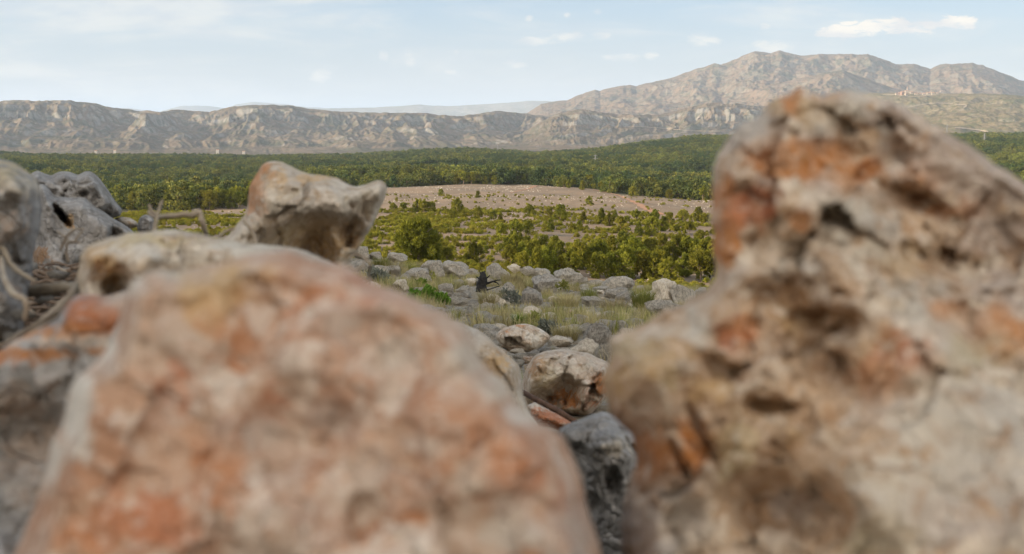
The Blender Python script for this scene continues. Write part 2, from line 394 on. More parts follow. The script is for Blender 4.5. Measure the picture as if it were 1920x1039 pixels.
def forest_mask(x, y):
    r = np.hypot(x, y); az_ = np.arctan2(x, y); u = CX+F*np.tan(np.clip(az_, -1.2, 1.2))
    edge = np.interp(u, [-500, 0, 300, 480, 600, 700, 1000, 1050, 1150, 1340, 1500, 2600], [255, 255, 262, 290, 380, 425, 425, 395, 345, 300, 290, 290])
    edge = edge + 18*vnoise(p3(x/30., y/30.), 4)
    return smst(r, edge-6, edge+10)
attr(ground, 'forest', forest_mask(X, Y)); attr(ground, 'slope', 1-smst(np.hypot(X, Y), 36, 60))

# ------------------------------------------------------------------ mountains
def ridge(name, pts, rb, rc, rk, zb, prof, mat, gul, amp, seed, u0=-350, u1=2270, nu=1250, ncr=170, crestn=1.2, strata=0.0):
    us = np.linspace(u0, u1, nu); px, py = zip(*pts)
    cy = np.interp(us, px, py)
    cy = cy - crestn*fbm(p3(us/11., us*0), 4, seed+2)
    a = np.arctan((us-CX)/F)
    rbv = np.interp(us, *zip(*rb)) if hasattr(rb, '__len__') else np.full(nu, rb)
    rcv = np.interp(us, *zip(*rc)) if hasattr(rc, '__len__') else np.full(nu, rc)
    zc = (HORIZON-cy)/F*rcv*np.cos(a)
    t = np.concatenate([np.linspace(0, 1, ncr), 1+np.linspace(0, 1, 24)[1:]])
    T, AA = np.meshgrid(t, a, indexing='ij'); _, RB = np.meshgrid(t, rbv, indexing='ij'); _, RC = np.meshgrid(t, rcv, indexing='ij'); _, ZC = np.meshgrid(t, zc, indexing='ij')
    rr = np.where(T <= 1, RB+(RC-RB)*T, RC+(rk-1)*RC*(T-1)*.5)
    s = AA*RC
    s = s+110*fbm(p3((s/900.).ravel(), (rr/420.).ravel()), 3, seed+31).reshape(T.shape)
    w1 = fbm(p3((s/gul[0]).ravel(), (rr/gul[1]).ravel()), 5, seed, .55, True).reshape(T.shape)
    w2 = fbm(p3((s/(gul[0]*.27)).ravel(), (rr/(gul[1]*.35)).ravel()), 4, seed+5, .6, True).reshape(T.shape)
    env = np.sin(np.clip(T, 0, 1)*math.pi)**.6
    tt = np.clip(T, 0, 1)+amp*env*(w1*.8+w2*.28)
    zz = np.interp(tt.ravel(), *zip(*prof)).reshape(T.shape)
    if strata: zz = zz+strata*env*np.sin(zz*38+w1*2)*.012
    back = np.where(T > 1, 1-(T-1), 1.0)
    z = zb+(ZC-zb)*zz*back
    z = z + env*(fbm(p3((s/60.).ravel(), (rr/60.).ravel()), 4, seed+9, .6).reshape(T.shape))*(ZC-zb)*.035
    x = rr*np.sin(AA); y = rr*np.cos(AA)
    V = np.stack([x.ravel(), y.ravel(), z.ravel()], 1)
    idx = np.arange(T.size).reshape(T.shape)
    Q = np.stack([idx[:-1,:-1], idx[:-1,1:], idx[1:,1:], idx[1:,:-1]], -1).reshape(-1, 4)
    o = mesh_obj(name, V, Q, mat); tag(o, kind='structure')
    dz = np.abs(np.gradient(z, axis=0)/np.maximum(np.gradient(rr, axis=0), 1e-3))
    attr(o, 'steep', np.clip(dz.ravel()*1.0, 0, 1))
    return o
M_mA = mountain_mat('escarpment', (.225,.21,.185), (.18,.135,.092), (.075,.078,.045))
M_mB = mountain_mat('mountain', (.21,.175,.13), (.215,.148,.095), (.07,.075,.042))
M_mR = mountain_mat('scrub_hill', (.26,.22,.15), (.215,.165,.09), (.09,.10,.038), 1.6)
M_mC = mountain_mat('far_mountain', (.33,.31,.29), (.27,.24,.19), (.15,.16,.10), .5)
crestA = [(-400,205),(-200,198),(0,195),(45,190),(110,193),(190,195),(210,201),(250,207),(305,212),(330,208),(365,208),(400,211),(440,202),(500,198),(555,200),(600,207),(640,210),(700,212),(760,213),(800,214),(840,219),(873,219),(900,215),(930,209),(960,212),(985,214),(1040,222),(1100,232),(1200,240),(1400,250),(1700,262),(2300,266)]
crestB = [(800,262),(900,240),(950,222),(977,214),(987,213),(1013,197),(1027,193),(1040,192),(1060,190),(1077,182),(1113,171),(1123,172),(1167,162),(1190,163),(1207,158),(1220,157),(1260,147),(1280,139),(1300,132),(1313,131),(1330,124),(1343,125),(1370,115),(1405,101),(1427,102),(1435,104),(1450,100),(1467,103),(1493,109),(1520,107),(1540,106),(1570,108),(1613,107),(1627,112),(1647,118),(1667,124),(1697,125),(1730,133),(1747,127),(1780,123),(1807,123),(1847,135),(1880,147),(1897,153),(1920,158),(2000,172),(2300,185)]
crestC1 = [(-400,215),(150,214),(215,204),(240,203),(270,206),(305,211),(330,204),(345,200),(380,199),(400,200),(430,204),(450,197),(480,192),(520,195),(540,196),(570,201),(620,204),(700,203),(760,206),(820,212),(900,216),(2300,216)]
crestC2 = [(-400,222),(500,214),(620,204),(700,203),(790,197),(810,199),(840,200),(900,197),(950,194),(990,190),(1040,191),(1060,190),(1100,192),(1200,195),(1800,170),(1920,152),(2100,150),(2300,160)]
crestD = [(600,240),(740,216),(770,210),(800,209),(830,214),(850,222),(900,240),(2300,250)]
prA = [(-.3,0),(0,0),(.25,.12),(.5,.36),(.66,.56),(.78,.86),(.88,.97),(1,1),(1.3,1.02)]
prB = [(-.3,0),(0,0),(.2,.17),(.45,.40),(.7,.66),(.9,.93),(1,1),(1.3,1.02)]
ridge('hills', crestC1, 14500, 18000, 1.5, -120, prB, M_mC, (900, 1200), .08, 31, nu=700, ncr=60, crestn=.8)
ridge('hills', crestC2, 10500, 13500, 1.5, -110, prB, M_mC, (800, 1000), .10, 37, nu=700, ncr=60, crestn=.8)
ridge('hills', crestA, 2700, [(-400,4300),(800,4300),(1000,4800),(2300,5200)], 1.5, -70, prA, M_mA, (330, 1300), .29, 41, u1=1750, nu=1300, crestn=1.3, strata=1)
ridge('hills', crestB, 4300, 7000, 1.4, -60, prB, M_mB, (600, 1500), .16, 53, u0=780, nu=1100, crestn=1.5)
# spurs in front of the big mountain
ridge('hills', [(900,262),(1000,240),(1080,226),(1160,207),(1230,198),(1300,190),(1345,183),(1400,172),(1440,160),(1500,147),(1550,137),(1570,136),(1600,146),(1640,160),(1700,180),(1760,200),(1850,240),(2300,262)],
      4000, 5600, 1.4, -60, prB, M_mB, (380, 1000), .17, 59, u0=880, nu=1000, ncr=120, crestn=1.4)
ridge('hills', [(920,262),(980,247),(1020,226),(1050,212),(1080,208),(1115,210),(1150,215),(1230,216),(1280,205),(1320,196),(1380,198),(1450,205),(1600,225),(1900,250),(2300,262)],
      2700, 3900, 1.4, -60, prA, M_mA, (190, 700), .22, 61, u0=900, u1=2000, nu=900, ncr=140, crestn=1.6, strata=1)
ridge('hills', [(1400,262),(1500,230),(1580,190),(1620,177),(1680,176),(1780,177),(1850,178),(1920,182),(2050,186),(2300,200)],
      2500, 4200, 1.4, -50, prB, M_mR, (260, 420), .13, 67, u0=1380, nu=700, ncr=150, crestn=1.0)

# ------------------------------------------------------------------ foliage meshes
def blades(centres, out, K, L, W, upb, rs, tone_c=None):
    """K leaf sprays (thin diamonds) from every centre"""
    n = len(centres)
    c = np.repeat(centres, K, 0); o = np.repeat(out, K, 0)
    d = o*.55+np.array([0,0,upb])+rs.normal(0, .5, (n*K, 3)); d /= np.linalg.norm(d, axis=1)[:,None]
    s = np.cross(d, rs.normal(0, 1, (n*K, 3))); s /= np.maximum(np.linalg.norm(s, axis=1), 1e-6)[:,None]
    l = (L*rs.uniform(.6, 1.2, n*K))[:,None]; w_ = (W*rs.uniform(.7, 1.3, n*K))[:,None]
    c = c+rs.normal(0, L*.22, (n*K, 3))
    V = np.stack([c-d*l*.3, c+s*w_+d*l*.15, c+d*l*.7, c-s*w_+d*l*.15], 1).reshape(-1, 3)
    Q = np.arange(n*K*4).reshape(-1, 4)
    t = rs.uniform(0, 1, n) if tone_c is None else tone_c
    tone = np.clip(np.repeat(t, K)+rs.normal(0, .15, n*K), 0, 1)
    return V, Q, np.repeat(tone, 4)
def tube(pts, rad, sides=6, seed=0, rough=0.0):
    pts = [Vector(p) for p in pts]; V = []; Fs = []
    rs = np.random.default_rng(seed); n = len(pts)
    up = Vector((0.13, 0.31, 0.94))
    for i, p in enumerate(pts):
        t = (pts[min(i+1, n-1)]-pts[max(i-1, 0)]).normalized()
        a = t.cross(up); a = a.normalized() if a.length > 1e-4 else Vector((1,0,0)); b = t.cross(a)
        for k in range(sides):
            th = 2*math.pi*k/sides; r = rad[i]*(1+rough*rs.uniform(-1, 1))
            V.append(tuple(p+a*math.cos(th)*r+b*math.sin(th)*r))
    for i in range(n-1):
        for k in range(sides):
            k2 = (k+1) % sides
            Fs.append((i*sides+k, i*sides+k2, (i+1)*sides+k2, (i+1)*sides+k))
    Fs.append(tuple(range(sides))[::-1]); Fs.append(tuple(range((n-1)*sides, n*sides)))
    return V, Fs
def curve_pts(pts, n):
    """Catmull-Rom through control points (each may carry a radius as 4th value)"""
    P = np.array(pts, float); P = np.vstack([2*P[0]-P[1], P, 2*P[-1]-P[-2]]); out = []
    m = len(P)-3
    for q in np.linspace(0, m-1e-6, n):
        i = int(q); t = q-i; a, b, c, d = P[i:i+4]
        out.append(.5*((2*b)+(-a+c)*t+(2*a-5*b+4*c-d)*t*t+(-a+3*b-3*c+d)*t**3))
    return np.array(out)
def join(parts):
    V = []; Fs = []; o = 0
    for v, f in parts:
        V += [tuple(p) for p in v]; Fs += [tuple(int(i)+o for i in q) for q in f]; o += len(v)
    return V, Fs
def crown_mesh(lobes, ntuft, K, L, W, upb, rs, zs=1.25):
    vol = np.array([l[3]**2 for l in lobes]); pick = rs.choice(len(lobes), ntuft, p=vol/vol.sum())
    lb = np.array(lobes)[pick]
    d = rs.normal(0, 1, (ntuft, 3)); d[:,2] += .25; d /= np.linalg.norm(d, axis=1)[:,None]
    rr = rs.uniform(.45, 1.05, ntuft)**.6
    c = lb[:,:3]+d*(lb[:,3]*rr)[:,None]*np.array([1, 1, zs])
    tone = np.clip(rs.uniform(0, 1, len(lobes))[pick]*.6+rs.uniform(0, .5, ntuft), 0, 1)
    return blades(c, d, K, L, W, upb, rs, tone)
def pine_lobes(h, wd, rs, style, n=46, rad=(.075, .12)):
    """plume shaped leaf masses: x, y, z, radius"""
    lobes = []
    for k in range(n):
        a = k*2.4+rs.uniform(-.5, .5); q = rs.uniform(.0, 1.25)**.5
        if style == 'bush':
            zz = rs.uniform(.10, .90); env = math.sin(min(1, (zz+.20)*.84)*math.pi)**.6*.42
        elif style == 'cone':
            zz = .08+.86*(k+.5)/n; env = (1-zz)*.40+.05
        else:
            zz = rs.uniform(.40, .92); env = math.sin(min(1, (zz-.25)*1.25)*math.pi)**.5*.42
        lobes.append((math.cos(a)*q*wd*env, math.sin(a)*q*wd*env, zz*h, wd*rs.uniform(*rad)))
    lobes.append((0, 0, h*.93, wd*.08))
    return lobes
def trunk_mesh(h, wd, rs, style, low=False):
    lean = rs.uniform(-.06, .06, 2)*h
    parts = [tube([(0,0,-.3),(0,0,.05*h),(lean[0]*.4,lean[1]*.4,.35*h),(lean[0],lean[1],.8*h)], [.034*h,.028*h,.018*h,.006*h], 5 if low else 7, 1, .1)]
    for k in range(3 if low else 9):
        a = rs.uniform(0, 2*math.pi); z0 = rs.uniform(.15 if style != 'open' else .3, .62)*h; l = wd*rs.uniform(.25, .42)
        parts.append(tube([(lean[0]*.5,lean[1]*.5,z0),(math.cos(a)*l*.5,math.sin(a)*l*.5,z0+.08*h),(math.cos(a)*l,math.sin(a)*l,z0+.2*h)], [.012*h,.009*h,.004*h], 4))
    return join(parts)
PINES = []                       # (trunk mesh, crown mesh), unit: height 1 m
for i, (st, wd) in enumerate((('bush',.95),('bush',.8),('bush',.72),('open',.75),('cone',.8),('bush',1.1),('open',.62))):
    rs = np.random.default_rng(100+i)
    H0 = 4.0
    V, Q, T = crown_mesh(pine_lobes(H0, wd*H0, rs, st), 1000, 11, .27, .036, 1.0, rs)
    cr = mesh_obj('crown', V, Q, M_pine, link=False, smooth=False); attr(cr, 'tone', T)
    tv, tf = trunk_mesh(H0, wd*H0, rs, st)
    tr = mesh_obj('trunk', tv, tf, M_bark, link=False)
    PINES.append((tr.data, cr.data, H0))
def pine(loc, h, variant, label, group=None, wsc=1.0):
    tm, cmesh, H0 = PINES[variant % len(PINES)]
    k = h/H0
    o = empty('pine_tree', loc, random.uniform(0, 6.28), (k*wsc, k*wsc, k))
    tag(o, label, 'tree', group)
    for nme, me in (('trunk', tm), ('crown', cmesh)):
        c = bpy.data.objects.new(nme, me); S.collection.objects.link(c); c.parent = o
    return o
SHRUBS = []
for i in range(5):
    rs = np.random.default_rng(200+i)
    lob = [(rs.uniform(-.35,.35), rs.uniform(-.35,.35), rs.uniform(.15,.5), rs.uniform(.18,.32)) for _ in range(7)]
    V, Q, T = crown_mesh(lob, 110, 7, .17, .035, .8, rs)
    s_ = mesh_obj('shrub', V, Q, M_shrub, link=False, smooth=False); attr(s_, 'tone', T); SHRUBS.append(s_)
# instanced variants live in collections that are not part of the scene
def coll(name, objs):
    c = bpy.data.collections.new(name)
    for o in objs: c.objects.link(o)
    return c
def scatter(name, pts, scl, collection, label, cat, flat=False):
    me = bpy.data.meshes.new(name); me.vertices.add(len(pts)); me.vertices.foreach_set('co', np.asarray(pts, np.float32).ravel()); me.update()
    o = bpy.data.objects.new(name, me); S.collection.objects.link(o)
    attr(o, 'sc', scl)
    g = bpy.data.node_groups.new(name, 'GeometryNodeTree')
    g.interface.new_socket('Geometry', in_out='INPUT', socket_type='NodeSocketGeometry'); g.interface.new_socket('Geometry', in_out='OUTPUT', socket_type='NodeSocketGeometry')
    gi = g.nodes.new('NodeGroupInput'); go = g.nodes.new('NodeGroupOutput')
    ci = g.nodes.new('GeometryNodeCollectionInfo'); ci.inputs['Collection'].default_value = collection
    ci.inputs['Separate Children'].default_value = True; ci.inputs['Reset Children'].default_value = True
    ip = g.nodes.new('GeometryNodeInstanceOnPoints'); ip.inputs['Pick Instance'].default_value = True
    ri = g.nodes.new('FunctionNodeRandomValue'); ri.data_type = 'INT'; ri.inputs[4].default_value = 0; ri.inputs[5].default_value = max(0, len(collection.objects)-1)
    rv = g.nodes.new('FunctionNodeRandomValue'); rv.data_type = 'FLOAT_VECTOR'; rv.inputs[0].default_value = (-.06,-.06,0); rv.inputs[1].default_value = (.06,.06,6.283)
    na_ = g.nodes.new('GeometryNodeInputNamedAttribute'); na_.data_type = 'FLOAT'; na_.inputs['Name'].default_value = 'sc'
    L = g.links.new
    L(gi.outputs[0], ip.inputs['Points']); L(ci.outputs[0], ip.inputs['Instance']); L(ri.outputs[2], ip.inputs['Instance Index'])
    L(rv.outputs[0], ip.inputs['Rotation']); L(na_.outputs[0], ip.inputs['Scale']); L(ip.outputs[0], go.inputs[0])
    m = o.modifiers.new('scatter', 'NODES'); m.node_group = g
    return tag(o, label, cat, kind='stuff')

# ---- forest (far-off wood, one mass)
FT = []
for i, (st, wd) in enumerate((('bush',1.15),('open',1.05),('bush',1.3),('cone',.95),('open',1.25),('bush',1.0))):
    rs = np.random.default_rng(300+i)
    V, Q, T = crown_mesh(pine_lobes(5.0, wd*5.0, rs, st, 9, (.2, .29)), 170, 6, .7, .19, .5, rs, .85)
    tv, tf = trunk_mesh(5.0, wd*5, rs, st, True)
    nv = len(V)
    o = mesh_obj('forest_tree', np.vstack([V, np.array(tv)]), [tuple(q) for q in Q.tolist()]+[tuple(i_+nv for i_ in f) for f in tf], M_forest, link=False, smooth=False)
    o.data.materials.append(M_bark)
    mi = np.zeros(len(o.data.polygons), np.int32); mi[len(Q):] = 1; o.data.polygons.foreach_set('material_index', mi)
    attr(o, 'tone', np.concatenate([T, np.zeros(len(tv))])); FT.append(o)
def polar_points(n, r0, r1, a0, a1, seed):
    rs = np.random.default_rng(seed)
    r = np.sqrt(rs.uniform(r0*r0, r1*r1, n)); a = rs.uniform(R(a0), R(a1), n)
    return r*np.sin(a), r*np.cos(a), rs
x, y, rs = polar_points(76000, 240, 1750, -36, 36, 5)
fm = forest_mask(x, y); gap = fbm(p3(x/45., y/45.), 3, 21)
keep = (fm > .5) & (rs.uniform(0, 1, len(x)) < np.clip(1.0-1.2*np.clip(gap-.35, 0, 1)*2, .15, 1))
x = x[keep]; y = y[keep]; r_ = np.hypot(x, y)
sc_ = (.62+.6*rs.uniform(0, 1, len(x))**1.3)*(1+.4*fbm(p3(x/60., y/60.), 2, 8))
z = height(x, y)-.2
order = np.argsort(r_)
scatter('forest', np.stack([x, y, z], 1), sc_, coll('forest_variants', FT), 'dense dark green pine forest covering the plain below the mountains', 'forest')

# ---- pines one by one, from where their feet stand in the photo
PL = []
def pp(u, v, hpx, var=None, label=None, group=None, wsc=1.0):
    g, D = ground_hit(u, v, 40)
    h = hpx*D/F*1.08
    PL.append((g.x, g.y))
    return pine((g.x, g.y, g.z-.12), h, var if var is not None else random.randrange(7), label, group, wsc)
big = pp(784, 494, 78, 5, 'large round bright green pine standing alone left of centre behind the pale boulders', wsc=1.0)
rs = np.random.default_rng(4242)
V, Q, T = crown_mesh(pine_lobes(4.0, 4.3, rs, 'bush', 60, (.08, .13)), 2600, 10, .30, .028, .9, rs)
bc = mesh_obj('crown', V, Q, leaf_mat('bright_pine_needles', (.08,.09,.010), (.15,.155,.016), (.28,.27,.028), .05), link=False, smooth=False); attr(bc, 'tone', T)
for c in big.children:
    if c.name.startswith('crown'): c.data = bc.data
pp(838, 491, 27, 0, 'small pine bush just right of the large round pine')
pp(889, 496, 41, 1, 'medium bushy pine between the large round pine and the charred stump')
pp(911, 476, 16, 2, 'tiny dark pine behind the medium bushy pine')
for u, v, h, va, lb in ((783,397,22,1,'left yellow green pine of the three on the edge of the bare field'),(795,398,23,3,'dark middle pine of the three on the edge of the bare field'),
        (808,398,19,0,'right dark pine of the three on the edge of the bare field'),(738,398,16,5,'low dark pine bush right of the upright rock tip'),
        (757,397,17,3,'thin brownish pine left of the three on the field edge'),(827,367,12,0,'small pine alone on the bare field above the trio'),
        (896,371,13,2,'small conical pine alone near the middle of the bare field'),(858,402,30,1,'tallest pine of the clump left of centre at the field edge'),
        (849,413,20,0,'bright low pine in front of the tallest one of the field edge clump'),(869,413,19,4,'narrow pine at the right foot of the field edge clump'),
        (898,408,20,1,'dark round pine right of the field edge clump'),(925,412,17,0,'small yellow green pine right of the dark round one'),
        (938,416,15,4,'little pine touching the small yellow green one'),(992,404,20,5,'broad low pine on the near edge of the bare field'),
        (940,446,27,3,'thin feathery pine in the middle of the scrub'),(968,441,30,1,'bushy pine in the middle of the scrub'),
        (987,440,26,5,'dark wide pine behind the bushy pine of the scrub'),(976,457,20,4,'small pine at the foot of the bushy pine of the scrub'),
        (1104,384,16,1,'lone round pine on the bare field left of the red track'),(1186,369,18,0,'round pine where the red track meets the forest'),
        (1255,373,17,0,'round pine at the forest edge right of the red track'),(1206,382,6,5,'very small bush on the bare field right of the red track')):
    pp(u, v, h, va, lb)
ORD = 'first second third fourth fifth sixth seventh eighth ninth tenth eleventh twelfth thirteenth fourteenth fifteenth sixteenth seventeenth eighteenth nineteenth twentieth'.split()
def ordinal(k, n):
    if k == 0: return 'leftmost'
    if k == n-1: return 'rightmost'
    return (ORD[k]+' from the left') if k < n/2 else (ORD[n-1-k]+' from the right')
RANKED = []      # (x on the picture, object, how its label begins, how it ends)
def rank_labels():
    ends = {}
    for u, o, a, b in RANKED: ends.setdefault((a, b), []).append((u, o))
    for (a, b), L in ends.items():
        L.sort(key=lambda t: t[0])
        for k, (u, o) in enumerate(L): o['label'] = '%s, %s %s' % (a, ordinal(k, len(L)), b)
GROW = 'pines in the row along the near edge of the bare field'
for u, v, h in ((1030,413,22),(1050,416,30),(1032,432,22),(1072,434,17),(1093,420,22),(1128,420,28),(1143,424,24),(1153,409,15),(1163,436,30),(1193,415,22),(1205,416,20),(1228,416,22),
                (1222,443,34),(1197,443,26),(1242,434,28),(1255,426,27),(1280,416,22),(1293,439,24),(1309,416,27),(1320,424,24),(1311,459,26),(1344,440,30),(1375,430,28),(1400,445,30),(1268,440,18),(1176,420,16),(1215,425,18),(1086,430,16)):
    RANKED.append((u, pp(u, v, h, None, 'pine', GROW), ('tall' if h > 25 else 'small')+' young pine', 'in the row along the near field edge'))
GD = 'pines of the dense thicket behind the boulders'
row1 = [955,967,985,1003,1022,1040,1082,1100,1122,1142,1165,1190,1215,1245,1275,1300,1325,1350,1380]
row2 = [960,975,992,1010,1028,1050,1084,1104,1124,1150,1180,1210,1240,1265,1290,1315,1335,1360,1385]
row3 = [985,1003,1024,1046,1075,1128,1146,1170,1200,1228,1255,1285,1310,1335,1362,1390]
for row, vv, hh in ((row1, 480, 37), (row2, 503, 45), (row3, 524, 52)):
    for u in row:
        if 1052 < u < 1104 and vv < 500: continue
        u2 = u+random.uniform(-5, 5); RANKED.append((u2, pp(u2, vv+random.uniform(-7, 6), hh*random.uniform(.82, 1.18), None, 'pine', GD, random.uniform(.9, 1.1)), 'bushy pine', 'in the %s rank of the thicket' % ('back' if row is row1 else 'middle' if row is row2 else 'front')))
GL = 'pines along the forest edge at the left'
for k in range(34):
    u = 212+k*8+random.uniform(-3, 3)
    h = random.uniform(24, 40); RANKED.append((u, pp(u, 388+random.uniform(-10, 6), h, random.choice((1,3,6,0,3)), 'pine', GL), ('tall' if h > 32 else 'short')+' sunlit pine', 'at the forest edge left of the upright rock'))
GB = 'pines along the far edge of the bare field'
for k in range(92):
    u = 640+k*8.2+random.uniform(-3, 3)
    v = np.interp(u, [640,700,1000,1050,1150,1340,1400], [349,343,343,348,360,375,377])+random.uniform(-2.5, 4)
    pp(u, v, random.uniform(13, 26), random.choice((0,1,2,3,4,6)), 'small pine in the line along the far edge of the bare field', GB)
PL = np.array(PL)

# ---- low shrubs of the plateau
x, y, rs = polar_points(95000, 62, 300, -34, 34, 11)
u = CX+F*x/y; r_ = np.hypot(x, y)
dens = np.where(r_ < 205, .85, .05)*np.where(r_ < 84, .8, 1)
dens = dens*np.clip(.62+2.6*fbm(p3(x/6., y/6.), 4, 13), .03, 1.2)*np.interp(u, [0, 500, 880, 1000, 2000], [.95, .95, .85, .5, .5])
keep = (rs.uniform(0, 1, len(x)) < dens) & (forest_mask(x, y) < .5)
x = x[keep]; y = y[keep]; r_ = r_[keep]; u = u[keep]
z = height(x, y)-.04; sc_ = rs.uniform(.28, .8, len(x))
vis = ((u > 700) & (u < 1335)) | ((u > 232) & (u < 440))
order = np.argsort(np.where(vis, r_, r_+1e5)); solo = order[:300]; rest = order[300:]
for i in solo:
    o = bpy.data.objects.new('shrub', SHRUBS[random.randrange(5)].data); S.collection.objects.link(o)
    o.location = (x[i], y[i], z[i]); o.rotation_euler = (0, 0, random.uniform(0, 6.28)); o.scale = (sc_[i],)*3
    tag(o, 'low yellow green shrub in the nearer scrub of the plateau beyond the boulders', 'shrub', 'shrubs in the nearer scrub')
scatter('scrub', np.stack([x, y, z], 1)[rest], sc_[rest], coll('shrub_variants', SHRUBS), 'low yellow green scrub dotted over the stony plateau', 'scrub')

# ------------------------------------------------------------------ boulders
def ico(n):
    import bmesh
    bm = bmesh.new(); bmesh.ops.create_icosphere(bm, subdivisions=n, radius=1.0)
    V = np.array([v.co[:] for v in bm.verts]); Fc = np.array([[v.index for v in f.verts] for f in bm.faces]); bm.free(); return V, Fc
ICO = {n: ico(n) for n in (2, 3, 4, 5, 6)}
def boulder_verts(n, seed, planes=20, rough=.075, flat=.62, aspect=(1, .75, .62)):
    rs = np.random.default_rng(seed); V, Fc = ICO[n]; V = V.copy()
    for k in range(planes):
        nn = rs.normal(0, 1, 3); nn /= np.linalg.norm(nn); d = rs.uniform(flat-.15, flat+.12)
        q = V@nn-d; V = V-np.where(q > 0, q*.985, 0)[:,None]*nn
    N = V/np.maximum(np.linalg.norm(V, axis=1), 1e-6)[:,None]
    V = V+N*(fbm(V*1.6+seed, 5, seed, .55)*rough*1.6+fbm(V*5+seed, 4, seed+3, .6, True)*rough*.55)[:,None]
    h, b = cells(V*2.3+seed*3.1, seed); V = V+N*(h*rough*.9-.02*np.exp(-(b/.06)**2))[:,None]
    lo = V.min(0); hi = V.max(0); V = (V-(lo+hi)/2)/((hi-lo)/2)
    return V*np.array(aspect), Fc
BV = []
for i in range(9):
    V, Fc = boulder_verts(5, 500+i); o = mesh_obj('boulder', V, Fc, M_boul, link=False); BV.append(o.data)
def mesh_with(me, mat):
    k = me.name+mat.name
    if k not in MW:
        m2 = me.copy(); m2.materials.clear(); m2.materials.append(mat); MW[k] = m2
    return MW[k]
MW = {}
def rock_box(u0, u1, v0, v1, label, mat=M_boul, name='boulder', var=None, group=None, cat='rock', sink=.28, rmin=3.6, rmax=34, base=None, depth=.8):
    uc = (u0+u1)/2; g, D = ground_hit(uc, base or v1, rmin, rmax)
    wd = (u1-u0)*D/F*1.1; v0 -= .1*(v1-v0); h = (v1-v0)*D/F*(1+sink)
    o = bpy.data.objects.new(name, mesh_with(BV[(var if var is not None else random.randrange(9)) % 9], mat)); S.collection.objects.link(o)
    top = at(uc, v0, D).z
    o.scale = (wd/2, wd/2*depth/.75, h/2/.62)
    o.location = (g.x, g.y+wd*.25, top-h/2)
    o.rotation_euler = (random.uniform(-.05,.05), random.uniform(-.05,.05), random.choice((0, math.pi))+random.uniform(-.12,.12))
    return tag(o, label, cat, group)
